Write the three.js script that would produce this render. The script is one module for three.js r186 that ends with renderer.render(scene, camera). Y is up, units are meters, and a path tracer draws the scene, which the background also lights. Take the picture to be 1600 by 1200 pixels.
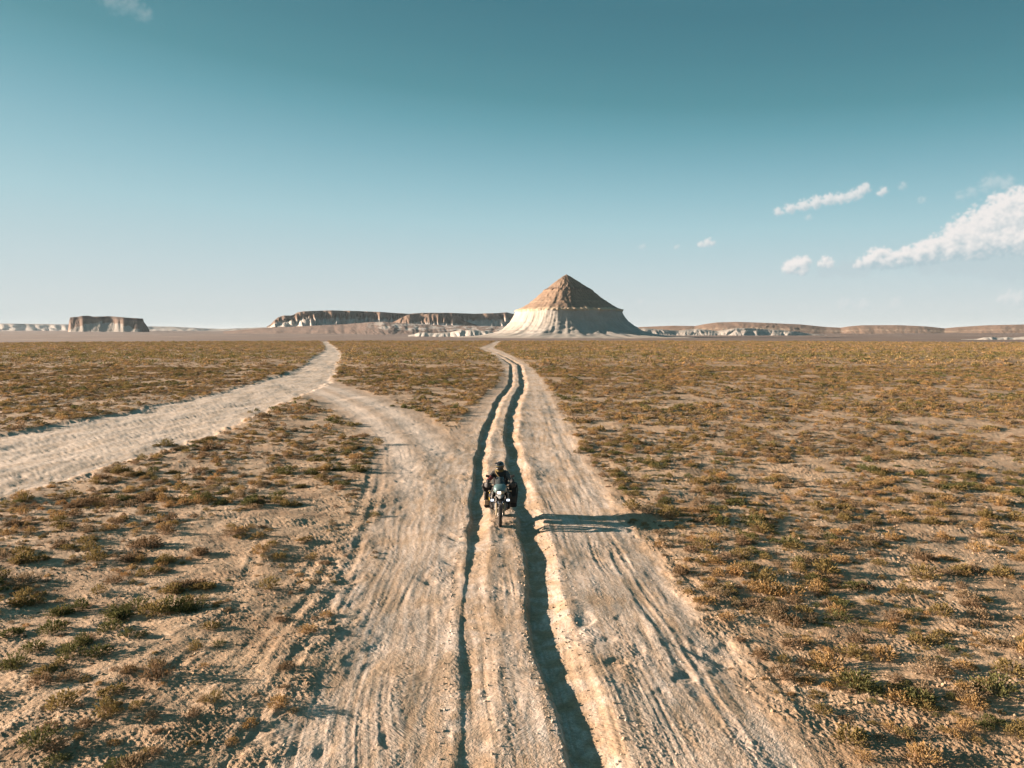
import * as THREE from 'three';
import { createNoise2D, createNoise3D } from 'simplex-noise';
import { MarchingCubes } from 'three/addons/objects/MarchingCubes.js';
import { RoundedBoxGeometry } from 'three/addons/geometries/RoundedBoxGeometry.js';
import { mergeGeometries, mergeVertices } from 'three/addons/utils/BufferGeometryUtils.js';

// ---------------------------------------------------------------- camera, sky, sun, exposure
const scene = new THREE.Scene();
const EYE = 5.7;                                    // a drone hovering 5.7 m above the track
const camera = new THREE.PerspectiveCamera(54.4, 4 / 3, 0.1, 40000);
camera.position.set(0, EYE, 0);
camera.rotation.x = -4.02 * Math.PI / 180;

const renderer = new THREE.WebGLRenderer({ antialias: true });
renderer.toneMapping = THREE.LinearToneMapping;
const EXPOSURE = 3.7;
renderer.toneMappingExposure = EXPOSURE;
renderer.shadowMap.enabled = true;

const SUN_EL = 11.5 * Math.PI / 180, SUN_AZ = -85.5 * Math.PI / 180;   // low, from the left and a little behind the hill
const sunDir = new THREE.Vector3(Math.sin(SUN_AZ) * Math.cos(SUN_EL), Math.sin(SUN_EL), -Math.cos(SUN_AZ) * Math.cos(SUN_EL));
const sun = new THREE.DirectionalLight(new THREE.Color().setRGB(1, 0.775, 0.61), 5);
sun.name = 'sun';
sun.position.copy(sunDir).multiplyScalar(300).add(new THREE.Vector3(0, 0, -40));
sun.target.position.set(0, 0, -40);
sun.castShadow = true;
Object.assign(sun.shadow.camera, { left: -80, right: 80, top: 60, bottom: -60, near: 1, far: 900 });
sun.shadow.mapSize.set(4096, 4096);
sun.shadow.radius = 1;
scene.add(sun, sun.target);

// ---------------------------------------------------------------- helpers
function mulberry(a) { return () => { a = (a + 0x6d2b79f5) | 0; let t = Math.imul(a ^ (a >>> 15), 1 | a); t = (t + Math.imul(t ^ (t >>> 7), 61 | t)) ^ t; return ((t ^ (t >>> 14)) >>> 0) / 4294967296; }; }
const N2 = createNoise2D(mulberry(11)), N2b = createNoise2D(mulberry(29)), N3 = createNoise3D(mulberry(5));
const fbm = (x, y, o = 4) => { let s = 0, a = 0.5; for (let i = 0; i < o; i++) { s += a * N2(x, y); x = x * 2.03 + 17.1; y = y * 2.03 - 9.7; a *= 0.5; } return s; };
const clamp = (x, a = 0, b = 1) => Math.min(b, Math.max(a, x));
const lerp = (a, b, t) => a + (b - a) * t;
const sstep = (a, b, x) => { const t = clamp((x - a) / (b - a)); return t * t * (3 - 2 * t); };
const s2l = (c) => { c /= 255; return c <= 0.04045 ? c / 12.92 : Math.pow((c + 0.055) / 1.055, 2.4); };
const mix3 = (a, b, t) => [a[0] + (b[0] - a[0]) * t, a[1] + (b[1] - a[1]) * t, a[2] + (b[2] - a[2]) * t];
const taken = new Map();
const numbered = (n) => { const k = taken.get(n) ?? 0; taken.set(n, k + 1); return k ? n + '_' + String(k).padStart(3, '0') : n; };
function put(o, name, parent = scene) { o.name = parent === scene ? numbered(name) : name; o.castShadow = o.receiveShadow = true; parent.add(o); return o; }
function mesh(name, geo, mat, parent = scene) { return put(new THREE.Mesh(geo, mat), name, parent); }
const tag = (o, label, category, group) => { Object.assign(o.userData, { label, category }); if (group) o.userData.group = group; return o; };
const structure = (o) => { o.userData.kind = 'structure'; return o; };

// ---------------------------------------------------------------- sky: clear teal evening air, a few cumulus low on one side
{
  const W = 4096, H = 2048, data = new Float32Array(W * H * 4);
  const steps = [[0, 207, 215, 214], [2, 205, 215, 216], [4.3, 194, 212, 216], [8, 170, 204, 212], [10.4, 150, 192, 203], [12.7, 130, 178, 191], [15, 109, 163, 176], [17, 93, 148, 160], [20, 82, 135, 148], [23, 74, 125, 139], [32, 70, 120, 135], [50, 67, 116, 132], [90, 65, 114, 130]].map(([e, r, g, b]) => [e, s2l(r), s2l(g), s2l(b)]);
  const at = (e) => { let i = 1; while (i < steps.length - 1 && steps[i][0] < e) i++; const a = steps[i - 1], b = steps[i], t = clamp((e - a[0]) / (b[0] - a[0])); return [lerp(a[1], b[1], t), lerp(a[2], b[2], t), lerp(a[3], b[3], t)]; };
  for (let j = 0; j < H; j++) {
    const el = Math.max(0, ((j + 0.5) / H - 0.5) * 180);
    for (let i = 0; i < W; i++) {
      const az = ((i + 0.5) / W - 0.5) * 2 * Math.PI + Math.PI / 2;   // 0 straight ahead, positive to the right
      const c = at(el * (1 + 0.27 * Math.sin(az)));
      const ca = Math.sin(el * Math.PI / 180) * sunDir.y + Math.cos(el * Math.PI / 180) * (Math.sin(az) * sunDir.x - Math.cos(az) * sunDir.z), glow = 0.9 * Math.exp(-Math.acos(clamp(ca, -1, 1)) / 0.22);   // brighter air round the sun
      c[0] += glow; c[1] += glow * 0.9; c[2] += glow * 0.75;
      const o = (j * W + i) * 4;
      data[o] = c[0]; data[o + 1] = c[1]; data[o + 2] = c[2]; data[o + 3] = 1;
    }
  }
  // cumulus, in degrees: azimuth, elevation, radius of each puff; then how dense and how ragged
  const banks = [
    { k: 0.55, soft: 1.2, grey: 1, p: [[32.13, 4.9, 1.67], [30.73, 4.6, 1.3], [28.91, 4.41, 1], [33.84, 4.8, 1.96], [32.84, 4.5, 1.5], [35.48, 4.73, 2.3], [37.5, 4.9, 2.3]] },
    { k: 0.5, soft: 1.2, grey: 1, p: [[23.92, 4.25, 0.75], [22.61, 4.16, 0.7], [24.85, 4.2, 0.7]] },
    { k: 1, p: [[33.81, 7.1, 1.8], [32.58, 6.81, 1.6], [31.37, 6.3, 1.4], [30.49, 5.95, 1.1], [29.31, 5.5, 0.9], [28.5, 5.25, 0.75], [27.56, 5.05, 0.65], [32.28, 5.8, 1.2], [30.35, 5.2, 0.75], [35.38, 6.9, 2.1], [36.95, 6.9, 2.2], [38.49, 6.5, 2.2], [35.6, 7.6, 1.4], [34.04, 7.9, 1.05], [33.22, 7.6, 1.0], [33.2, 5.7, 1.15], [34.46, 5.7, 1.4], [31.6, 5.4, 1.0], [26.72, 4.9, 0.6], [25.63, 4.84, 0.8], [26.01, 5.22, 0.55], [24.84, 4.57, 0.45], [26.43, 4.5, 0.5], [27.39, 4.6, 0.55], [28.34, 4.74, 0.55], [29.26, 4.82, 0.55]] },
    { k: 1, p: [[20.63, 4.58, 0.7], [21.21, 4.83, 0.52], [20.16, 4.5, 0.5], [21.15, 4.25, 0.4]] },
    { k: 1, p: [[22.63, 4.96, 0.36], [22.85, 4.69, 0.34], [22.35, 4.72, 0.28]] },
    { k: 0.85, p: [[19.33, 8.42, 0.34], [20.18, 8.59, 0.44], [21.03, 8.76, 0.47], [21.86, 8.93, 0.52], [22.68, 9.05, 0.52], [23.5, 9.08, 0.47], [24.18, 9.21, 0.43], [24.7, 9.46, 0.43], [25.01, 9.69, 0.34]] },
    { k: 0.8, p: [[26.11, 9.4, 0.3], [25.89, 9.25, 0.25]] },
    { k: 0.8, p: [[14.63, 6.55, 0.26], [14.45, 6.4, 0.28], [14.04, 6.32, 0.28], [14.86, 6.39, 0.24]] },
    { k: 0.5, p: [[12.34, 6.23, 0.22]] }, { k: 0.4, soft: 2, p: [[9.82, 6.28, 0.28]] }, { k: 0.35, soft: 2, p: [[27.22, 9.6, 0.3]] }, { k: 0.35, soft: 2, p: [[28.43, 8.63, 0.28]] }, { k: 0.4, soft: 2, p: [[21.39, 7.92, 0.25]] },
    { k: 0.3, soft: 2.5, p: [[32.31, 9.29, 0.7], [33.16, 9.16, 0.6], [31.28, 8.91, 0.45], [30.58, 8.66, 0.4]] },
    { k: 0.4, soft: 2, p: [[33.44, 2.07, 0.6], [34.02, 1.94, 0.6]] }, { k: 0.3, soft: 2, p: [[9.77, 2.16, 0.3]] },
    { k: 0.25, soft: 2.5, p: [[23.91, 1.87, 0.5], [25.13, 1.76, 0.5], [27.09, 1.86, 0.5]] },
    { k: 0.16, soft: 3, p: [[-27.21, 20.78, 1.0], [-26.27, 20.58, 0.7], [-25.52, 20.26, 0.6]] },
    { k: 0.9, p: [[62, 6, 2.4], [65, 6.4, 2.8], [68, 6, 2.2], [59.5, 5.4, 1.3]] }, { k: 0.9, p: [[115, 7, 2], [118, 7.4, 2.4], [121, 6.6, 1.6]] }, { k: 0.7, p: [[-150, 9, 1.4], [-147, 9.3, 1.8]] },
  ];
  const bil = (q, a, e) => 2.2 * Math.abs(q(a, e)) - 0.75;
  const wob = (a, e) => 0.30 * bil(N2, a * 0.8, e * 1.0) + 0.26 * bil(N2b, a * 1.9, e * 2.2) + 0.19 * bil(N2, a * 4.3 + 7, e * 4.6) + 0.11 * bil(N2b, a * 8 + 3, e * 8);
  const puff = (b, a, e) => {
    let d = 0;
    for (const [pa, pe, r] of b.p) {
      const dx = (a - pa) / r; let dy = (e - pe) / r; if (dy < 0) dy *= 1.25;
      const q = 1 - Math.sqrt(dx * dx + dy * dy);
      const v = q * Math.min(1, r * 1.1 + 0.25);
      d += Math.exp(5 * v);
    }
    return Math.log(d) / 5 - 0.06;
  };
  for (const b of banks) {
    const pad = 1.1, A0 = Math.min(...b.p.map((p) => p[0] - p[2])) - pad, A1 = Math.max(...b.p.map((p) => p[0] + p[2])) + pad, E0 = Math.max(0.1, Math.min(...b.p.map((p) => p[1] - p[2])) - pad), E1 = Math.max(...b.p.map((p) => p[1] + p[2])) + pad;
    const soft = b.soft ?? 1, ns = b.grey ? 0.5 : Math.min(1, 0.25 + Math.max(...b.p.map((p) => p[2])) * 0.55) * (soft > 1.5 ? 1.4 : 0.8);
    const sc = clamp(0.9 / Math.max(...b.p.map((p) => p[2])), 1, 2.6);
    const f = (a, e) => { const q = puff(b, a, e); return q + ns * 0.9 * wob(a * sc, e * sc) * sstep(-0.35, 0.02, q) * (sc > 1.3 ? 1.7 : 1); };
    for (let j = Math.floor((E0 / 180 + 0.5) * H); j <= (E1 / 180 + 0.5) * H; j++) for (let i0 = Math.floor(((A0 - 90) / 360 + 0.5) * W); i0 <= ((A1 - 90) / 360 + 0.5) * W; i0++) {
      const e = ((j + 0.5) / H - 0.5) * 180, a = ((i0 + 0.5) / W - 0.5) * 360 + 90, i = ((i0 % W) + W) % W;
      const d = f(a, e);
      let al = sstep(-0.06 * soft, 0.26 * soft, d) * b.k;
      if (al <= 0.003) continue;
      const sl = (a, e) => puff(b, a, e) + ns * (0.30 * bil(N2, a * sc * 0.8, e * sc) + 0.26 * bil(N2b, a * sc * 1.9, e * sc * 2.2) + 0.12 * bil(N2, a * sc * 4.3 + 7, e * sc * 4.6));
      const lit = clamp(0.72 + 0.9 * (sl(a + 0.2 / sc, e - 0.22 / sc) - sl(a - 0.2 / sc, e + 0.22 / sc)), 0.0, 1);
      const base = lerp(3.7, 4.6, (a - 24) / 11), under = b.grey || soft > 1.5 || a < 23 || a > 45 || e > 8.3 ? 0 : sstep(base + 1.3, base - 0.1, e);
      al *= 1 - 0.2 * under;
      const hi = [s2l(240), s2l(236), s2l(233)], lo = [s2l(178), s2l(198), s2l(205)];
      let c = mix3(lo, hi, b.grey ? 0.15 : clamp(lit - 0.5 * under));
      const o = (j * W + i) * 4;
      for (let k = 0; k < 3; k++) data[o + k] = lerp(data[o + k], c[k], al);
    }
  }
  for (let i = 0; i < data.length; i += 4) for (let k = 0; k < 3; k++) data[i + k] /= EXPOSURE;
  const sky = new THREE.DataTexture(data, W, H, THREE.RGBAFormat, THREE.FloatType);
  sky.mapping = THREE.EquirectangularReflectionMapping; sky.magFilter = sky.minFilter = THREE.LinearFilter; sky.needsUpdate = true;
  scene.background = sky; scene.environment = sky;
}
console.log('sky done');

// ---------------------------------------------------------------- the lie of the land: tracks as x(d), d metres ahead of the drone
function curve(p) {                                 // monotone cubic in ln d, looked up from a table
  const n = p.length, X = p.map((q) => Math.log(q[0])), Y = p.map((q) => q[1]), m = [], s = [];
  for (let i = 0; i < n - 1; i++) s.push((Y[i + 1] - Y[i]) / (X[i + 1] - X[i]));
  m.push(s[0]); for (let i = 1; i < n - 1; i++) m.push(s[i - 1] * s[i] <= 0 ? 0 : 2 * s[i - 1] * s[i] / (s[i - 1] + s[i])); m.push(s[n - 2]);
  const f = (x) => {
    if (x <= X[0]) return Y[0] + (x - X[0]) * clamp(m[0], -2, 2); if (x >= X[n - 1]) return Y[n - 1] + (x - X[n - 1]) * m[n - 1];
    let i = 0; while (X[i + 1] < x) i++;
    const h = X[i + 1] - X[i], t = (x - X[i]) / h, t2 = t * t, t3 = t2 * t;
    return (2 * t3 - 3 * t2 + 1) * Y[i] + (t3 - 2 * t2 + t) * h * m[i] + (-2 * t3 + 3 * t2) * Y[i + 1] + (t3 - t2) * h * m[i + 1];
  };
  const T = new Float32Array(3001), L0 = Math.log(1), L1 = Math.log(1000);
  for (let i = 0; i <= 3000; i++) T[i] = f(L0 + (L1 - L0) * i / 3000);
  const lo = p[0][0], hi = p[n - 1][0];
  const g = (d) => { const u = clamp(Math.log(Math.max(d, 1)) / L1) * 3000, i = Math.min(2999, u | 0); return T[i] + (T[i + 1] - T[i]) * (u - i); };
  g.lo = lo; g.hi = hi; return g;
}
const rutRight = curve([[9.4, 1.16], [11.08, 0.98], [13.47, 0.73], [17.1, 0.69], [20.82, 0.58], [28.41, 0.3], [36.33, 0.06], [41, -0.07], [50.24, 0.04], [62.07, 0.43], [76.42, 1.12], [92.43, 1.35], [123.36, 1.38], [158.71, -0.68], [202.08, -4.33], [256.57, -8.35], [317.71, -7.61], [430, -7]]);
const rutLeft = curve([[9.4, -0.46], [11.08, -0.59], [13.47, -0.69], [17.1, -0.87], [20.82, -0.96], [25.11, -1.13], [28.41, -1.25], [32.69, -1.38], [36.33, -1.43], [39, -1.45], [50.24, -1.3], [62.07, -1.01], [76.42, -0.26], [92.43, 0.0], [123.36, 0.0], [155.01, -1.79], [196.13, -5.5], [256.57, -9.9], [317.71, -9.3], [430, -8.6]]);
const edgeL = curve([[9.4, -3.1], [13.47, -3.56], [18.06, -3.79], [23.3, -4.3], [31, -4.9], [38.46, -3.65], [50.24, -3.25], [65.13, -2.52], [81.11, -1.53], [116.85, -1.2], [158.71, -2.99], [208.41, -7.0], [256, -10.9], [317.71, -10.2], [430, -9.4]]);
const edgeR = curve([[9.4, 4.06], [13.47, 3.91], [19.73, 3.53], [26.12, 3.4], [36.33, 3.3], [54.39, 3.42], [81.11, 3.48], [116.85, 3.0], [162.59, 0.7], [215.14, -2.9], [262, -6.4], [317.71, -6.6], [430, -6.2]]);
const linkL = curve([[24.17, -5.04], [29.71, -5.79], [36.33, -6.91], [46.67, -10.06], [62.07, -16.55], [76.42, -23.64]]);
const linkR = curve([[24.17, -0.84], [29.71, -1.42], [38.46, -2.92], [50.24, -5.84], [65.13, -11.2], [81.11, -18.46], [99.35, -24.3]]);
const roadL = curve([[20, -29.6], [34.05, -29.0], [40.86, -28.22], [63.87, -27.47], [84.2, -28.93], [104.03, -31.24], [128.12, -35.7], [158.71, -42.84], [208.41, -52.65], [277.97, -69.48], [370.69, -93.89], [440, -113]]);
const roadR = curve([[19.73, -17.21], [25.31, -17.58], [32.69, -16.97], [38.46, -16.61], [50.24, -17.31], [62.07, -18.42], [78.23, -19.83], [99.35, -23.7], [141.79, -33.06], [180.2, -41.22], [247.06, -57.75], [370.69, -90.3], [440, -109]]);
const grooves = [                                    // shallow wheel marks: line, half width, depth, raised shoulder
  [curve([[9.4, 2.43], [12.92, 2.28], [18.59, 2.11], [26.12, 1.81], [40.86, 1.34], [65.13, 1.74], [107.39, 2.03]]), 0.34, 0.035, 0.5],
  [curve([[9.4, 3.6], [12.92, 3.76], [19.14, 3.34], [27.22, 3.07], [40.86, 2.82], [65.13, 3.08], [99.35, 3.24]]), 0.26, 0.05, 0.8],
  [curve([[9.4, 3.02], [12.16, 2.95], [17.1, 2.69], [22.49, 2.54], [36.33, 2.2], [60, 2.4]]), 0.11, 0.04, 1.1],
  [curve([[9.4, 3.22], [12.16, 3.17], [17.1, 2.9], [22.49, 2.72], [36.33, 2.4], [60, 2.6]]), 0.07, 0.03, 1.2],
  [curve([[9.4, 4.44], [13.19, 4.41], [19.14, 4.01], [24.17, 3.89], [34.41, 3.87], [60, 4.0]]), 0.10, 0.05, 1.2],
  [curve([[9.4, -2.01], [13.47, -2.37], [19.14, -2.84], [27.22, -3.42]]), 0.25, 0.03, 0.6],
  [curve([[9.4, -1.34], [13.47, -1.42], [19.14, -1.67], [27.22, -2.12]]), 0.3, 0.04, 0.6],
  [curve([[24.17, -1.72], [29.71, -2.57], [38.46, -4.32], [50.24, -7.79], [65.13, -13.44], [81.11, -20.9]]), 0.55, 0.06, 0.6],
  [curve([[24.17, -3.15], [29.71, -4.12], [36.33, -5.59], [46.67, -8.65], [62.07, -14.42], [78.23, -21.51]]), 0.5, 0.06, 0.6],
  [curve([[9.4, -3.81], [11.49, -3.76], [15.82, -3.88], [19.73, -4.13], [26.12, -4.76], [36.33, -6.28]]), 0.13, 0.06, 0.9],
  [curve([[9.4, -4.45], [11.49, -4.38], [15.82, -4.4], [19.73, -4.6], [26.12, -5.2], [36.33, -6.7]]), 0.11, 0.05, 0.8],
  [curve([[9.4, -5.95], [11.49, -5.8], [14.07, -5.57], [17.57, -6.3], [23.3, -7.29]]), 0.13, 0.05, 1],
  [curve([[8, -9.4], [9.4, -7.2], [12.5, -6.6], [14.8, -5.7], [18.3, -5.3], [22, -5.2]]), 0.15, 0.05, 1],
  [curve([[8, -6.4], [9.4, -5.2], [11.5, -4.9], [13.5, -4.75], [17.5, -4.9], [22, -5.6]]), 0.12, 0.045, 1],
];
const band = (x, a, b, f) => sstep(-f, f, x - a) * sstep(-f, f, b - x);
function masks(x, d) {                              // bare ground: rutted track, link, chalk road
  const w = 0.35 * N2(x * 0.5, d * 0.22) + 0.22 * N2b(x * 1.7, d * 0.9) + 0.1 * N2(x * 5, d * 3.5), far = 1 + d / 60;
  let m = 0, k = 0, r = 0;
  if (d < 440) {
    const f = 0.24 * Math.min(far, 2), a = edgeL(d), b = edgeR(d), nar = d > 130 ? 0.25 : 1;
    m = sstep(-f * (d < 26 ? 2.6 : 1), f * (d < 26 ? 2.6 : 1), x + w * nar * (d < 26 ? 1.6 : 1) - a) * sstep(-f, f, b - x - w * 0.6 * nar);
  }
  if (d > 24 && d < 100) k = band(x + w * 0.8, linkL(d), linkR(d), 0.4) * sstep(24, 27, d) * (1 - sstep(90, 100, d));
  if (d > 15 && d < 440) r = band(x + w * 1.3, roadL(d), roadR(d), 0.5);
  return [m, k, r];
}
function lines(x, d, m, k, rd) {                     // -1..1: fine wheel lines that run along whichever track this is
  let u, n;
  if (rd > 0.3) { u = (x - roadL(d)) / (roadR(d) - roadL(d)); n = 24; } else if (m > 0.3) { u = (x - edgeL(d)) / (edgeR(d) - edgeL(d)); n = 22; } else if (k > 0.3) { u = (x - linkL(d)) / (linkR(d) - linkL(d)); n = 13; } else { u = x / 9 + 0.02 * Math.max(0, 24 - d); n = 26; }
  u += 0.035 * N2(u * 2, d * 0.05) + 0.012 * N2b(u * 7, d * 0.2);
  const a = N2(u * n, d * 0.045), b = N2b(u * n * 2.3 + 5, d * 0.09), c = N2(u * n * 4.6, d * 0.2 + 8);
  return 0.5 * (1 - 3 * Math.abs(a)) + 0.3 * (1 - 3 * Math.abs(b)) + 0.2 * c;
}
function rut(s, dep, rim) {                         // s: -1..1 across, steep on one side, banked on the other
  const down = sstep(-1, -0.72, s), up = 1 - clamp((s + 0.35) / 1.5) * (0.75 + 0.25 * sstep(-0.35, 1.15, s));
  return -dep * down * up + rim * (0.7 * Math.exp(-((s + 1.35) ** 2) / 0.12) + Math.exp(-((s - 1.35) ** 2) / 0.35));
}
const far0 = [[0, 0], [400, 0], [445, 0], [520, -3], [700, -3.5], [1250, -3.5], [1700, -3.0], [2300, -0.2], [3000, 4.4], [7000, 11.7], [9000, 8], [30000, -60]];
const farY = (r) => { let i = 1; while (i < far0.length - 1 && far0[i][0] < r) i++; const a = far0[i - 1], b = far0[i]; return lerp(a[1], b[1], sstep(a[0], b[0], r)); };
function ground(x, z) {
  const d = Math.max(1, -z), r = Math.hypot(x, z);
  let h = farY(r);
  if (r > 600) return h + 0.5 * N2(x * 0.01, z * 0.01);
  h += 0.06 * N2(x * 0.11, d * 0.11) * (1 + r / 150) + 0.03 * N2b(x * 0.33, d * 0.3);
  const [m, k, rd] = masks(x, d), bare = Math.max(m, k, rd), veg = 1 - bare;
  const near = 1 - sstep(50, 110, r);
  if (r < 140) {
    const tuss = N2(x * 0.8, d * 0.8);
    h += veg * (0.022 * tuss + 0.008 * N2b(x * 2.1, d * 2.1));
    if (near > 0) {
      const c1 = N2(x * 5.3, d * 5.3), c2 = N2b(x * 10.5, d * 10.5), c3 = N2(x * 21, d * 21);
      const crumb = Math.max(0, c2 * 0.6 + c3 * 0.6);
      const clod = 0.45 + 0.55 * sstep(-0.3, 0.5, N2b(x * 0.45 + 9, d * 0.45));
      h += near * veg * clod * (0.010 * (1 - 2.2 * Math.abs(c1)) + 0.012 * (0.6 - 1.6 * Math.abs(c2)) + 0.007 * c3);
      const st = N2b(x * 3.4, d * 0.45), st2 = N2(x * 9, d * 1.1), lump = N2(x * 1.3, d * 0.75), pit = N2b(x * 1.5 + 40, d * 1.2);
      h += near * Math.max(m, k) * (0.003 * st + 0.0016 * st2 + 0.006 * lump - 0.016 * sstep(0.2, 0.9, pit) * sstep(0.0, 0.5, N2(x * 0.3, d * 0.2 + 3)) + 0.0016 * c1 + 0.0022 * c2 + 0.0024 * c3 + 0.010 * crumb * sstep(0.25, 0.7, N2b(x * 0.9 + 70, d * 0.3)));
    }
    h += rd * (0.016 * N2b(x * 0.9, d * 0.3) + 0.012 * N2(x * 2.9, d * 1.1) + 0.010 * N2(x * 6, d * 3.1));
  }
  if (rd > 0.01 && r >= 60) h += rd * 0.04 * N2b(x * 0.7, d * 0.12) * sstep(60, 140, r);
  // sunken chalk road and raised verges
  h -= 0.10 * sstep(0.2, 0.9, rd) ; h -= 0.03 * Math.max(m, k);
  if (bare > 0.3 && r < 60) { const hol = N2b(x * 1.1 + 90, d * 0.9), sel = sstep(0.15, 0.6, N2(x * 0.28 + 31, d * 0.16)); h -= 0.03 * sel * sstep(0.25, 0.75, hol); }
  if (r < 120) { const l = lines(x, d, m, k, rd), q = bare > 0.3 ? 1 : x < -2 && x > -9.5 && d < 26 ? 0.75 * sstep(-9.5, -7, x) * sstep(26, 20, d) : 0; if (q) h += q * (rd > 0.3 ? 0.020 : 0.0075) * l * clamp(0.25 + 0.9 * N2b(x * 0.6 + 3, d * 0.14), 0.06, 1) * (1 - sstep(70, 120, r)); }
  // ruts
  if (Math.abs(x) < 40 && d < 430 && d > 2) {
    const rag = (1 - 0.55 * sstep(32, 50, d)) * (0.07 * N2(3.1, d * 0.21) + 0.012 * N2(x * 0.7, d * 0.8) + 0.010 * N2b(x * 2, d * 2.6) + (d < 60 ? 0.010 * N2(x * 5, d * 6.5) + 0.007 * N2b(x * 9, d * 14) : 0)) + 0.05 * sstep(32, 50, d) * N2(13.1, d * 0.09);
    const fall = 1 - 0.5 * sstep(110, 170, d), W1 = 0.40 * (1 + 0.2 * N2(7, d * 0.12)) * (1 + 0.05 * sstep(30, 60, d)), W2 = 0.27 * (1 + 0.25 * N2(17, d * 0.17)) * (1 + 0.12 * sstep(30, 60, d));
    const sR = (x - rutRight(d) + rag) / W1, sL = (x - rutLeft(d) + rag * 0.9) / W2;
    if (Math.abs(sR) < 4) h += rut(sR, 0.155 * fall * (1 + 0.2 * N2(1, d * 0.25)), 0.016 * (1 + 0.3 * N2b(x * 2, d * 0.8)));
    if (Math.abs(sL) < 4) h += rut(sL, lerp(0.012 + 0.016 * sstep(-0.1, 0.5, N2(8, d * 0.55)), 0.125, sstep(15, 25, d)) * fall * (1 + 0.25 * N2(2, d * 0.3)), 0.012 * (1 + 0.6 * N2b(x * 2 + 5, d * 0.8)));
  }
  if (r < 110) for (const [c, w, dep, sh] of grooves) {
    if (d < c.lo - 3 || d > c.hi) continue;
    const s = (x - c(d) + 0.03 * N2(x * 0.4, d * 0.7)) / w;
    if (Math.abs(s) > 3) continue;
    const rough = 0.55 + 0.45 * N2b(w * 50 + d * 0.35, w * 90), e = Math.exp(-(s * s) * (s * s));
    h += 0.36 * rough * dep * (-e + 0.55 * sh * (Math.exp(-((s - 1.5) ** 2) * 4) + 0.8 * Math.exp(-((s + 1.5) ** 2) * 4)) * (0.6 + 0.7 * N2(x * 6, d * 2.2))) * sstep(c.hi, c.hi * 0.8, d);
  }
  return h;
}
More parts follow.
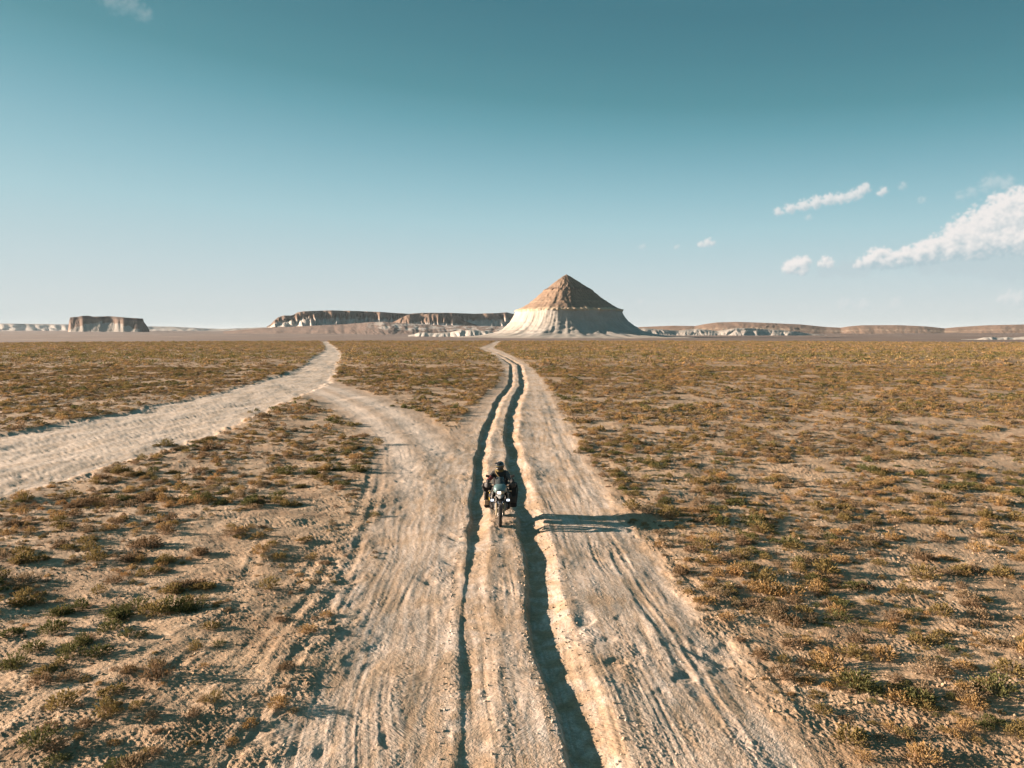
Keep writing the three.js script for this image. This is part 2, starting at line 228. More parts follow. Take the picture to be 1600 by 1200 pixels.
function soil(x, z, out) {
  const d = Math.max(1, -z), r = Math.hypot(x, z);
  const [m, k, rd] = masks(x, d);
  const n1 = fbm(x * 0.35, d * 0.35, 4), n2 = N2b(x * 1.9, d * 1.9), n3 = N2(x * 6.5, d * 6.5), stk = N2b(x * 2.2, d * 0.22) * 0.6 + N2(x * 5.5, d * 0.7) * 0.4;
  let c = mix3([0.44, 0.315, 0.20], [0.32, 0.215, 0.125], sstep(-0.15, 0.55, n1 + 0.25 * n2));
  if (r < 45) { const f1 = N2(x * 12, d * 12), f2 = N2b(x * 25, d * 25), v = 1 + 0.10 * f1 + 0.08 * f2; c = [c[0] * v, c[1] * v, c[2] * v]; }
  c = mix3(c, [0.54, 0.42, 0.295], sstep(0.25, 0.8, 0.6 * n2 + 0.5 * n3 - n1 * 0.4));
  if (r > 25) c = mix3(c, [0.33, 0.22, 0.115], sstep(25, 160, r) * 0.8);
  if (r > 150) c = mix3(c, [0.20, 0.155, 0.05], sstep(150, 170, r) * (1 - sstep(200, 330, r)) * 0.5 * sstep(-0.5, 0.3, N2(x * 0.012, d * 0.03)));
  if (r > 420) {
    c = mix3(c, mix3([0.165, 0.107, 0.077], [0.125, 0.083, 0.062], sstep(-0.4, 0.5, N2(x * 0.004, z * 0.012))), sstep(420, 470, r));
    c = mix3(c, [0.36, 0.30, 0.24], sstep(0.55, 0.8, N2b(x * 0.003, z * 0.02)) * sstep(800, 1000, r) * 0.35);
    c = mix3(c, [0.13, 0.095, 0.075], sstep(1800, 2600, r));
  }
  const bare = Math.max(m, k, rd);
  if (bare > 0.002) {
    let t = mix3([0.56, 0.465, 0.375], [0.475, 0.35, 0.235], sstep(-0.1, 0.6, stk * 0.7 + n1 * 0.8 + 0.15 * n2));
    t = mix3(t, [0.63, 0.55, 0.475], sstep(0.1, 0.7, -n1 * 0.9 + 0.45 * stk + 0.2 * n3));
    t = mix3(t, [0.36, 0.265, 0.17], sstep(0.5, 0.95, 0.65 * n2 + 0.5 * n3 + 0.3 * stk) * 0.6);
    if (rd > 0) t = mix3(t, mix3([0.58, 0.51, 0.43], [0.46, 0.385, 0.30], sstep(-0.2, 0.7, N2b(x * 0.8, d * 0.15) + 0.4 * n1)), rd * 0.9);
    if (r < 160) { const l = lines(x, d, m, k, rd); t = mix3(t, [0.40, 0.29, 0.19], sstep(0.0, -0.8, l + 0.45 * n2 + 0.4 * n1) * 0.5); t = mix3(t, [0.64, 0.565, 0.49], sstep(0.15, 0.75, l - 0.5 * n1 + 0.25 * n2) * 0.4); }
    if (r < 45) { const f1 = N2(x * 13, d * 13), f2 = N2b(x * 26, d * 22), f3 = N2(x * 14, d * 2.1); const v = 1 + 0.07 * f1 + 0.07 * f2 + 0.06 * f3; t = [t[0] * v, t[1] * v * (1 - 0.012 * f1), t[2] * v * (1 - 0.03 * f1)]; t = mix3(t, [0.36, 0.25, 0.155], sstep(0.55, 0.9, f2 * 0.5 + f1 * 0.4 + 0.35 * n3) * 0.7); }
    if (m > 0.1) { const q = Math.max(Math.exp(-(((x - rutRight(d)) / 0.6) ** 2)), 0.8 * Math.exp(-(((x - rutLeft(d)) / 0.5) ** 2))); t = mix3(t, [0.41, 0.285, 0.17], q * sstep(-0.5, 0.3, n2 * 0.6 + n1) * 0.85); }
    if (d > 22 && d < 98 && rd < 0.5 && x < edgeL(d) + 1.6) { const on = sstep(22, 27, d) * sstep(1.6, 0.6, x - edgeL(d)) * (1 - rd), lane = Math.max(Math.exp(-(((x - grooves[7][0](d)) / (0.42 + 0.006 * d)) ** 2)), Math.exp(-(((x - grooves[8][0](d)) / (0.4 + 0.006 * d)) ** 2))); t = mix3(t, mix3([0.32, 0.225, 0.14], t, 0.25), on * (1 - lane) * (0.8 + 0.2 * n2)); t = mix3(t, [0.64, 0.56, 0.48], on * lane * 0.7); }
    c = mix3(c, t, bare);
  }
  out[0] = c[0]; out[1] = c[1]; out[2] = c[2];
}

// ---------------------------------------------------------------- soil grain (one tile of 3.2 m)
function grainTexture(size, seed, make) {
  const data = new Uint8Array(size * size * 4), n = createNoise3D(mulberry(seed)), m = createNoise3D(mulberry(seed + 1));
  const per = (f, u, v, q) => { // tileable noise: a torus laid flat in two 3-D slices
    const a = u * 2 * Math.PI, b = v * 2 * Math.PI, R = f / (2 * Math.PI);
    return q(Math.cos(a) * R + 40, Math.sin(a) * R + Math.cos(b) * R, Math.sin(b) * R + 11);
  };
  for (let j = 0; j < size; j++) for (let i = 0; i < size; i++) {
    const o = (j * size + i) * 4, c = make((f) => per(f, i / size, j / size, n), (f) => per(f, i / size, j / size, m));
    data[o] = c[0]; data[o + 1] = c[1]; data[o + 2] = c[2]; data[o + 3] = 255;
  }
  const t = new THREE.DataTexture(data, size, size); t.wrapS = t.wrapT = THREE.RepeatWrapping; t.magFilter = THREE.LinearFilter; t.minFilter = THREE.LinearMipmapLinearFilter; t.generateMipmaps = true; t.needsUpdate = true; return t;
}
const soilMap = grainTexture(1024, 71, (p, q) => { const v = 226 + 12 * p(14) + 16 * q(40) + 20 * p(95) + 16 * q(210); return [clamp(v, 120, 255), clamp(v - 3 + 4 * q(30), 120, 255), clamp(v - 6 + 5 * q(30), 110, 255)]; });
soilMap.colorSpace = THREE.SRGBColorSpace;
const soilBump = grainTexture(1024, 83, (p, q) => { const v = 128 + 26 * p(30) + 30 * q(70) + 26 * p(150) + 18 * q(260); return [clamp(v, 0, 255), clamp(v, 0, 255), clamp(v, 0, 255)]; });
const groundMat = (b) => new THREE.MeshStandardMaterial({ vertexColors: true, roughness: 1, map: soilMap, bumpMap: soilBump, bumpScale: b });

// ---------------------------------------------------------------- ground sheet: one polar grid round the spot below the drone, parted into plain and tracks
{
  const azs = [];
  { const fine = 40 * Math.PI / 180, n = 860; for (let i = 0; i <= n; i++) azs.push(-fine + 2 * fine * i / n); let a = fine, st = 2 * fine / n; const out = []; while (a < Math.PI) { st = Math.min(st * 1.12, 0.12); a = Math.min(Math.PI, a + st); out.push(a); } azs.push(...out); azs.unshift(...out.slice().reverse().map((v) => -v)); }
  const rs = [0.02, 1, 2, 3, 4, 5, 6, 6.8, 7.5, 8];
  { let r = 8; while (r < 440) { r += clamp(r * r / 4258 * 0.85, 0.012, r * 0.0085); rs.push(r); } while (r < 28000) { r *= 1.035; rs.push(r); } }
  const C = azs.length, R = rs.length, pos = new Float32Array(C * R * 3), col = new Float32Array(C * R * 3), uv = new Float32Array(C * R * 2), kind = new Uint8Array(C * R), out = [0, 0, 0];
  for (let j = 0; j < R; j++) for (let i = 0; i < C; i++) {
    const k = j * C + i, x = Math.sin(azs[i]) * rs[j], z = -Math.cos(azs[i]) * rs[j];
    const ii = i === C - 1 ? 0 : i, xx = i === C - 1 ? Math.sin(azs[0]) * rs[j] : x, zz = i === C - 1 ? -Math.cos(azs[0]) * rs[j] : z;
    pos[3 * k] = xx; pos[3 * k + 1] = ground(xx, zz); pos[3 * k + 2] = zz;
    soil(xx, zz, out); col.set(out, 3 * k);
    uv[2 * k] = xx / 3.2; uv[2 * k + 1] = zz / 3.2;
    const [m, l, rd] = -zz > 1 ? masks(xx, -zz) : [0, 0, 0];
    kind[k] = rd > 0.5 ? 2 : m > 0.5 ? 1 : l > 0.5 ? 3 : 0;
  }
  const idx = [[], [], [], []];
  for (let j = 0; j < R - 1; j++) for (let i = 0; i < C - 1; i++) {
    const a = j * C + i, b = a + 1, c = a + C, d = c + 1;
    idx[kind[a]].push(a, b, c, b, d, c);
  }
  // smooth normals of the whole sheet first, so that the pieces meet without a seam
  const nor = new Float32Array(C * R * 3);
  for (const list of idx) for (let t = 0; t < list.length; t += 3) {
    const [a, b, c] = [list[t] * 3, list[t + 1] * 3, list[t + 2] * 3];
    const ux = pos[b] - pos[a], uy = pos[b + 1] - pos[a + 1], uz = pos[b + 2] - pos[a + 2], vx = pos[c] - pos[a], vy = pos[c + 1] - pos[a + 1], vz = pos[c + 2] - pos[a + 2];
    const nx = uy * vz - uz * vy, ny = uz * vx - ux * vz, nz = ux * vy - uy * vx;
    for (const q of [a, b, c]) { nor[q] += nx; nor[q + 1] += ny; nor[q + 2] += nz; }
  }
  for (let k = 0; k < nor.length; k += 3) { const l = Math.hypot(nor[k], nor[k + 1], nor[k + 2]) || 1; nor[k] /= l; nor[k + 1] /= l; nor[k + 2] /= l; }
  const names = ['ground', 'dirt_track', 'chalk_road', 'dirt_path'], bump = [0.016, 0.014, 0.010, 0.010];
  idx.forEach((list, n) => {
    const map = new Map(), id = new Uint32Array(list.length);
    for (let t = 0; t < list.length; t++) { let v = map.get(list[t]); if (v === undefined) { v = map.size; map.set(list[t], v); } id[t] = v; }
    const g = new THREE.BufferGeometry(), M = map.size, P = new Float32Array(M * 3), Nn = new Float32Array(M * 3), Cc = new Float32Array(M * 3), U = new Float32Array(M * 2);
    for (const [o, v] of map) { for (let q = 0; q < 3; q++) { P[3 * v + q] = pos[3 * o + q]; Nn[3 * v + q] = nor[3 * o + q]; Cc[3 * v + q] = col[3 * o + q]; } U[2 * v] = uv[2 * o]; U[2 * v + 1] = uv[2 * o + 1]; }
    g.setAttribute('position', new THREE.BufferAttribute(P, 3)); g.setAttribute('normal', new THREE.BufferAttribute(Nn, 3)); g.setAttribute('color', new THREE.BufferAttribute(Cc, 3)); g.setAttribute('uv', new THREE.BufferAttribute(U, 2)); g.setIndex(new THREE.BufferAttribute(id, 1));
    structure(mesh(names[n], g, groundMat(bump[n])));
    console.log(names[n], list.length / 3, 'triangles');
  });
}
console.log('ground done');
// ---------------------------------------------------------------- far landforms
const rockMat = new THREE.MeshStandardMaterial({ vertexColors: true, roughness: 1 });
function sheet(P, C, rows, cols, flip) {            // a grid of points into a smooth sheet
  const g = new THREE.BufferGeometry(), id = [];
  for (let j = 0; j < rows - 1; j++) for (let i = 0; i < cols - 1; i++) { const a = j * cols + i, b = a + 1, c = a + cols, d = c + 1; flip ? id.push(a, c, b, b, c, d) : id.push(a, b, c, b, d, c); }
  g.setAttribute('position', new THREE.Float32BufferAttribute(P, 3)); g.setAttribute('color', new THREE.Float32BufferAttribute(C, 3)); g.setIndex(id); g.computeVertexNormals(); return g;
}
const table = (p) => (x) => { let i = 1; while (i < p.length - 1 && p[i][0] < x) i++; const a = p[i - 1], b = p[i]; return lerp(a[1], b[1], clamp((x - a[0]) / (b[0] - a[0]))); };
// the pyramid hill: white chalk skirt, a ledge of cream rock, brown clay cone above
{
  const X = 87, Z = -1205, Y0 = -4.2, HT = 101;
  // height fraction -> radius towards the ridges (metres)
  const left = table([[0, 200], [0.03, 156], [0.07, 128], [0.12, 114], [0.18, 104], [0.25, 95], [0.33, 89], [0.40, 85], [0.435, 84.5], [0.455, 80], [0.50, 71], [0.56, 61.5], [0.64, 50.5], [0.70, 43.5], [0.76, 35.5], [0.83, 26], [0.90, 16], [0.96, 7], [1, 0.6]]);
  const rows = 210, cols = 420, P = [], C = [];
  for (let j = 0; j < rows; j++) for (let i = 0; i < cols; i++) {
    const t = j / (rows - 1), th = (i % (cols - 1)) / (cols - 1) * 2 * Math.PI;
    const cx = Math.cos(th), cz = Math.sin(th);
    // four faces: one edge towards the drone, turned a little to the left
    const a = th - Math.PI * 0.5 - 0.40, sq = Math.pow(Math.pow(Math.abs(Math.cos(a)), 1.55) + Math.pow(Math.abs(Math.sin(a)), 1.55), -1 / 1.55);
    const low = sstep(0.46, 0.36, t), gl = 1 - Math.abs(N3(cx * 4.2, cz * 4.2, t * 0.5)), gl2 = 1 - Math.abs(N3(cx * 11, cz * 11, t * 0.9 + 4)), gl3 = N3(cx * 24, cz * 24, t * 2);
    const foot = sstep(0.2, 0.0, t);
    let r = left(t) * lerp(0.86, 1, sq * 0.98);
    r *= lerp(1, sq * 1.06, 0.80) * (1 + 0.05 * Math.cos(th) + 0.03 * N3(cx * 1.3, cz * 1.3, t * 1.5 + 2));
    r += low * (-2.0 * gl * sstep(0.42, 0.12, t) - 1.5 * gl2 * sstep(0.44, 0.3, t) + 0.6 * gl3) * sstep(-0.01, 0.03, t);
    r += foot * 6 * N3(cx * 6, cz * 6, 9);
    r += (1 - low) * (1.1 * N3(cx * 4, cz * 4, t * 3) + 0.4 * N3(cx * 12, cz * 12, t * 6)) * clamp((1 - t) * 4);
    // harder beds stand out
    const bed = Math.exp(-(((t - 0.435 - 0.008 * N3(cx * 2, cz * 2, 3)) / 0.022) ** 2) * 1.0), bed2 = Math.exp(-(((t - 0.755) / 0.02) ** 2)), bed3 = Math.exp(-(((t - 0.57) / 0.012) ** 2));
    r += bed * (1.2 + 1.6 * N3(cx * 16, cz * 16, 1)) + bed2 * (2.0 + 1.2 * N3(cx * 9, cz * 9, 2)) + bed3 * 0.9;
    P.push(X + cx * r, Y0 + t * HT + (t > 0.98 ? 0 : 0.6 * N3(cx * 9, cz * 9, t * 20)), Z + cz * r);
    const n = N3(cx * 3, cz * 3, t * 5), m = N3(cx * 18, cz * 18, t * 22), lay = N2(t * 60, cx * 0.6 + cz * 0.5), edge = t + 0.012 * n + 0.006 * m;
    let c = mix3([0.33, 0.307, 0.275], [0.28, 0.255, 0.217], clamp(0.4 + 0.5 * n + 0.3 * m));
    c = mix3(c, [0.32, 0.26, 0.20], sstep(0.5, 1, lay) * 0.35 + sstep(0.05, 0.0, edge) * 0.7);
    c = mix3(c, [0.40, 0.30, 0.20], sstep(0.40, 0.43, edge));
    c = mix3(c, mix3([0.235, 0.16, 0.105], [0.18, 0.125, 0.085], clamp(0.5 + 0.5 * lay + 0.4 * m)), sstep(0.445, 0.47, edge));
    c = mix3(c, [0.15, 0.10, 0.068], (sstep(0.735, 0.755, edge) * sstep(0.80, 0.77, edge)) * 0.8);
    c = mix3(c, [0.31, 0.24, 0.17], Math.exp(-(((edge - 0.565) / 0.008) ** 2)) * 0.7 * sstep(-0.4, 0.3, m + n));
    C.push(...c);
  }
  structure(mesh('pyramid_hill', sheet(P, C, rows, cols, true), rockMat));
}
// ridges and mesas: skyline given as [bearing, top, foot] where bearing and heights are tangents as seen from the drone's place (x 1000)
function ridge(name, D, pts, { run = 1.6, cliff = 0.5, shelf = 0.45, back = 400, gully = 1, freq = 1, seed = 0, color, cols = 360, rows = 40, bow = 0, sway = 0.6 }) {
  const top = table(pts.map((p) => [p[0], p[1]])), foot = table(pts.map((p) => [p[0], p[2]]));
  const u0 = pts[0][0], u1 = pts[pts.length - 1][0], P = [], C = [], total = rows + 8;
  for (let j = 0; j < total; j++) for (let i = 0; i < cols; i++) {
    const u = lerp(u0, u1, i / (cols - 1)), wob = 0.5 * N2b(u * 0.035 * freq + seed, seed) + 0.15 * N2(u * 0.12 * freq, seed);
    const yf = EYE + foot(u) / 1000 * D - 1.5, yt0 = EYE + top(u) / 1000 * D, hh = Math.max(0.3, yt0 - yf), t = Math.min(1, j / (rows - 1));
    let off = t < shelf ? lerp(run, run * cliff, Math.pow(t / shelf, 0.7)) : lerp(run * cliff, 0, Math.pow((t - shelf) / (1 - shelf), 0.8));
    const g1 = 1 - Math.abs(N2(u * 0.10 * freq + seed * 3, t * 0.5)), g2 = 1 - Math.abs(N2b(u * 0.3 * freq + seed, t * 0.8));
    off = off * hh - gully * hh * (0.6 * g1 + 0.16 * g2 - 0.4) * sstep(1.02, 0.45, t) * (0.6 + 0.4 * sstep(0, 0.25, t)) + hh * wob * sway;
    let dist = D - off + bow * ((u - u0) / (u1 - u0) - 0.5), y = yf + hh * t + (t > 0.05 && t < 0.97 ? 0.02 * hh * N2(u * 3, t * 9 + seed) : 0);
    if (j >= rows) { const q = (j - rows + 1) / 8; dist += back * q; y = lerp(y, yf, q * q * 0.9) - 2 * q; }
    P.push(u / 1000 * dist, y, -dist);
    C.push(...color(t, u, N2b(u * 0.2 * freq, t * 3 + seed), N2(u * 0.9 * freq, t * 8 + seed), j >= rows));
  }
  return structure(mesh(name, sheet(P, C, total, cols, false), rockMat));
}
const px = (list) => list.map(([x, y, b]) => [(x - 800) / 1.167, (518 - y) / 1.167, (518 - b) / 1.167]);
const chalk = [0.38, 0.35, 0.31], clay = [0.20, 0.132, 0.09], dark = [0.13, 0.095, 0.072], sand = [0.28, 0.205, 0.145];
const mesaCol = (w0, w1) => (t, u, n, m, over) => { let c = mix3(chalk, mix3(clay, dark, 0.5), sstep(w0, w1, t + 0.10 * n + 0.04 * m)); c = mix3(c, sand, sstep(0.4, 0.9, m) * 0.3); return over ? mix3(dark, clay, 0.3) : c; };
const hillCol = (t, u, n, m, over) => { let c = mix3([0.25, 0.162, 0.108], [0.19, 0.125, 0.085], clamp(0.5 + 0.6 * m)); c = mix3(c, [0.38, 0.29, 0.20], Math.exp(-(((t - 0.52 - 0.05 * n) / 0.06) ** 2)) * sstep(-0.2, 0.4, m)); return over ? clay : c; };
ridge('far_ridge', 7000, px([[-420, 505, 518], [-100, 505, 518], [40, 506, 518], [110, 507, 518], [235, 510, 518], [270, 510.5, 518], [320, 513, 518], [350, 514, 518], [400, 512, 518], [470, 510, 518], [560, 514, 518], [800, 516, 519]]), { run: 2, seed: 3, freq: 0.5, color: mesaCol(0.8, 1.2), back: 1200 });
ridge('distant_hills', 6000, px([[900, 517, 519], [1050, 513, 519], [1300, 514, 519], [1600, 513, 519], [1900, 512, 519], [2300, 517, 519]]), { run: 3, seed: 8, freq: 0.4, color: hillCol, back: 1200 });
ridge('table_mesa', 2600, px([[108, 516, 518], [109.5, 508, 518], [111, 500, 518], [112.5, 496, 518], [125, 495, 518], [132, 493.6, 518], [142, 493.3, 518], [147, 494.8, 518], [163, 494.6, 518], [170, 494, 518], [180, 494.6, 518], [200, 496.5, 518], [226, 498, 518], [227, 503, 518], [230, 507, 518], [233, 512, 518], [235, 517, 518]]), { run: 0.9, cliff: 0.3, shelf: 0.55, gully: 0.14, seed: 12, freq: 0.55, color: (t, u, n, m, over) => { let c = mix3([0.34, 0.31, 0.27], [0.20, 0.14, 0.105], sstep(-0.04, 0.06, t - 0.62 * (1 - ((u + 545) / 52) ** 2) + 0.1 * n)); c = mix3(c, [0.105, 0.078, 0.06], sstep(0.80, 0.86, t + 0.05 * m)); return over ? dark : c; }, cols: 220, back: 260 });
ridge('long_mesa', 3000, px([[418, 511, 513], [424, 508, 512], [430, 502, 511], [436, 497.5, 511], [445, 495, 511], [456, 495, 511], [460, 494, 511], [466, 490.5, 511], [474, 489, 511], [500, 487.6, 511], [520, 487, 510], [560, 487.4, 510], [600, 489, 510], [640, 491, 510], [660, 489.5, 510], [700, 489, 510], [740, 490, 510], [775, 489, 510], [792, 487.5, 510], [800, 489.5, 510], [830, 493, 510], [900, 500, 512], [990, 511, 514]]), { run: 2.0, cliff: 0.5, shelf: 0.4, gully: 1.6, seed: 21, freq: 0.75, cols: 620, rows: 46, bow: 500, color: mesaCol(0.38, 0.62), back: 900 });
ridge('mesa_spur', 2700, px([[606, 507, 510], [618, 502, 510], [628, 496.5, 510], [636, 493, 510], [642, 491.3, 510], [660, 491, 510], [690, 490.5, 510], [706, 492, 510], [714, 495, 510], [730, 503, 511], [745, 508, 511]]), { run: 1.5, gully: 0.6, seed: 31, color: mesaCol(0.15, 0.4), cols: 160, back: 220 });
ridge('brown_upland', 2350, px([[350, 518, 522], [380, 515, 522], [420, 512, 522], [480, 509.5, 522], [540, 506.5, 522], [580, 503.5, 522], [600, 503, 522], [640, 505.5, 522], [690, 508, 522], [730, 509, 522], [790, 510, 522], [830, 512, 522], [900, 514, 522], [1000, 519, 523]]), { run: 12, cliff: 0.5, gully: 1.5, seed: 41, freq: 0.3, cols: 420, rows: 46, back: 200, color: (t, u, n, m, over) => { const w = sstep(-215, -160, u) * sstep(0.35, 0.55, t + 0.15 * n) * sstep(-0.1, 0.45, n + 0.6 * m); return mix3(mix3([0.175, 0.115, 0.083], [0.13, 0.088, 0.065], clamp(0.5 + 0.7 * n)), chalk, w); } });
ridge('brown_hills', 2300, px([[960, 516, 523], [1000, 511, 523], [1050, 509, 523], [1085, 509.5, 523], [1100, 506.5, 523], [1120, 503.8, 523], [1150, 503, 523], [1200, 504.8, 523], [1250, 507, 523], [1290, 511, 523], [1312, 512, 523], [1325, 510, 523], [1345, 508.3, 523], [1400, 508, 523], [1445, 510, 523], [1474, 513, 523], [1495, 511, 523], [1540, 508.3, 523], [1600, 507, 523], [1680, 508, 523], [1800, 512, 523], [1950, 510, 523], [2150, 520, 523]]), { run: 8, cliff: 0.5, shelf: 0.4, gully: 0.8, seed: 51, freq: 0.22, cols: 640, color: hillCol, back: 500 });
ridge('chalk_cliffs', 1650, px([[985, 514, 526], [1005, 513, 526], [1030, 514.5, 526], [1046, 516, 526], [1060, 516.5, 526], [1088, 513.6, 526], [1098, 514.6, 526], [1120, 517, 526], [1138, 514.5, 526], [1150, 512.7, 526], [1163, 512.7, 526], [1180, 513.4, 526], [1215, 515.5, 526], [1240, 518, 526], [1265, 521.5, 526], [1300, 524.5, 526.5]]), { run: 3.2, cliff: 0.5, shelf: 0.3, gully: 1.0, seed: 61, freq: 0.35, cols: 360, color: (t, u, n, m, over) => mix3(chalk, sand, over ? 0.6 : sstep(0.3, 0.9, n + m * 0.5) * 0.4), back: 90 });
const moundCol = (t, u, n, m) => mix3([0.43, 0.40, 0.355], sand, sstep(0.2, 0.9, n) * 0.4 + sstep(0.15, 0, t) * 0.3);
ridge('chalk_mounds', 1380, px([[638, 524, 526], [648, 522, 526], [655, 519.6, 526], [664, 519.4, 526], [678, 520.6, 526], [690, 520, 526], [704, 519.2, 526], [712, 517.4, 526], [720, 515.9, 526], [727, 516.6, 526], [735, 515.2, 526], [748, 516.6, 526], [760, 517.4, 526], [775, 519.5, 526], [800, 522, 526]]), { run: 4, gully: 1.0, seed: 71, freq: 0.8, cols: 200, rows: 24, color: moundCol, back: 60 });
ridge('chalk_mounds', 860, px([[1500, 530.2, 532], [1525, 529.6, 532], [1536, 527.2, 532], [1548, 526.4, 532], [1556, 527.6, 532], [1572, 526.6, 532], [1582, 527.6, 532], [1600, 525.8, 532], [1640, 526.5, 532], [1700, 529, 532], [1760, 531, 532]]), { run: 4, gully: 1.0, seed: 77, freq: 0.6, cols: 220, rows: 24, color: moundCol, back: 60 });
scene.fog = new THREE.FogExp2(new THREE.Color().setRGB(0.80, 0.90, 1.0), 0.00002);
console.log('landforms done');
// ---------------------------------------------------------------- desert shrubs
function shrubGeo(seed, { stems, leaves, R = 1, H = 0.75, leaf = 0.16, wide = 0.05, lean = 0 }) {
  const rnd = mulberry(seed), P = [], C = [], v = new THREE.Vector3(), q = new THREE.Vector3(), w = new THREE.Vector3();
  const tri = (a, b, c, t) => { P.push(a.x, a.y, a.z, b.x, b.y, b.z, c.x, c.y, c.z); for (let k = 0; k < 3; k++) C.push(...t); };
  const lobes = []; for (let i = 0; i < 4; i++) lobes.push([rnd() * 6.28, 0.25 + 0.3 * rnd(), 0.75 + 0.5 * rnd()]);
  for (let s = 0; s < stems; s++) {
    const ph = rnd() * 6.283, th = Math.pow(rnd(), 0.6) * 1.42;
    let k = 0.72 + 0.38 * rnd(); for (const [la, lw, lk] of lobes) k *= 1 + (lk - 1) * Math.exp(-((Math.cos(ph - la) - 1) ** 2) / lw);
    const rootR = 0.22 * R * Math.sqrt(rnd()), root = new THREE.Vector3(Math.cos(ph) * rootR, -0.06, Math.sin(ph) * rootR);
    const tip = new THREE.Vector3(Math.sin(th) * Math.cos(ph) * R * k + lean, Math.cos(th) * H * k + 0.06, Math.sin(th) * Math.sin(ph) * R * k);
    const shade = 0.7 + 0.6 * rnd(), twig = [0.75 * shade, 0.66 * shade, 0.62 * shade];
    w.set(Math.sin(ph * 3 + 1), 0.2, Math.cos(ph * 3 + 1)).multiplyScalar(0.012 * R);
    tri(root.clone().sub(w), root.clone().add(w), tip, twig);
    for (let l = 0; l < leaves; l++) {
      const f = 0.35 + 0.68 * Math.sqrt(rnd());
      v.copy(root).lerp(tip, f); v.y += 0.10 * H * f * (1 - f) * 4;
      q.copy(tip).sub(root).normalize(); q.x += (rnd() - 0.5) * 1.3; q.y += (rnd() - 0.3) * 1.1; q.z += (rnd() - 0.5) * 1.3; q.normalize();
      w.set(rnd() - 0.5, rnd() - 0.5, rnd() - 0.5).cross(q).normalize().multiplyScalar(wide * R * (0.6 + 0.8 * rnd()));
      const len = leaf * R * (0.6 + 0.8 * rnd()), b = v.clone().addScaledVector(q, len * 0.45), t = 0.75 + 0.55 * rnd(), y = rnd();
      const tint = [t * (0.95 + 0.12 * y), t, t * (1.05 - 0.15 * y)];
      const e = v.clone().addScaledVector(q, len); v.y = Math.max(v.y, 0.0); e.y = Math.max(e.y, 0.01);
      tri(v.clone(), b.clone().add(w), e, tint); tri(v.clone(), e, b.clone().sub(w), tint);
    }
  }
  const g = new THREE.BufferGeometry(); g.setAttribute('position', new THREE.Float32BufferAttribute(P, 3)); g.setAttribute('color', new THREE.Float32BufferAttribute(C, 3)); g.computeVertexNormals(); return g;
}
const shrubFine = [[1, 0.70], [0.95, 0.55], [1, 0.85], [1.05, 0.45], [0.9, 0.95]].map(([R, H], i) => shrubGeo(100 + i, { stems: 95, leaves: 7, R, H, leaf: 0.15, wide: 0.035 }));
const shrubMid = [[1, 0.70], [1, 0.5], [0.95, 0.85]].map(([R, H], i) => shrubGeo(200 + i, { stems: 34, leaves: 4, R, H, leaf: 0.26, wide: 0.075 }));
const shrubFar = [[1, 0.7], [1, 0.5]].map(([R, H], i) => shrubGeo(300 + i, { stems: 14, leaves: 2, R, H, leaf: 0.42, wide: 0.16 }));
const TONES = { t: [0.33, 0.22, 0.10], b: [0.20, 0.14, 0.085], o: [0.21, 0.16, 0.065], g: [0.115, 0.115, 0.045], d: [0.25, 0.185, 0.115] };
const WORDS = { t: 'straw coloured', b: 'dark brown', o: 'olive', g: 'green', d: 'dull brown' };
const leafMat = (c) => new THREE.MeshPhysicalMaterial({ color: new THREE.Color().setRGB(...c), vertexColors: true, roughness: 1, specularIntensity: 0.15, transmission: 0.3, thickness: 0, side: THREE.DoubleSide });
const leafMats = Object.fromEntries(Object.entries(TONES).map(([k, c]) => [k, leafMat(c)]));
const plants = [];                                   // x, d, radius, tone, height factor
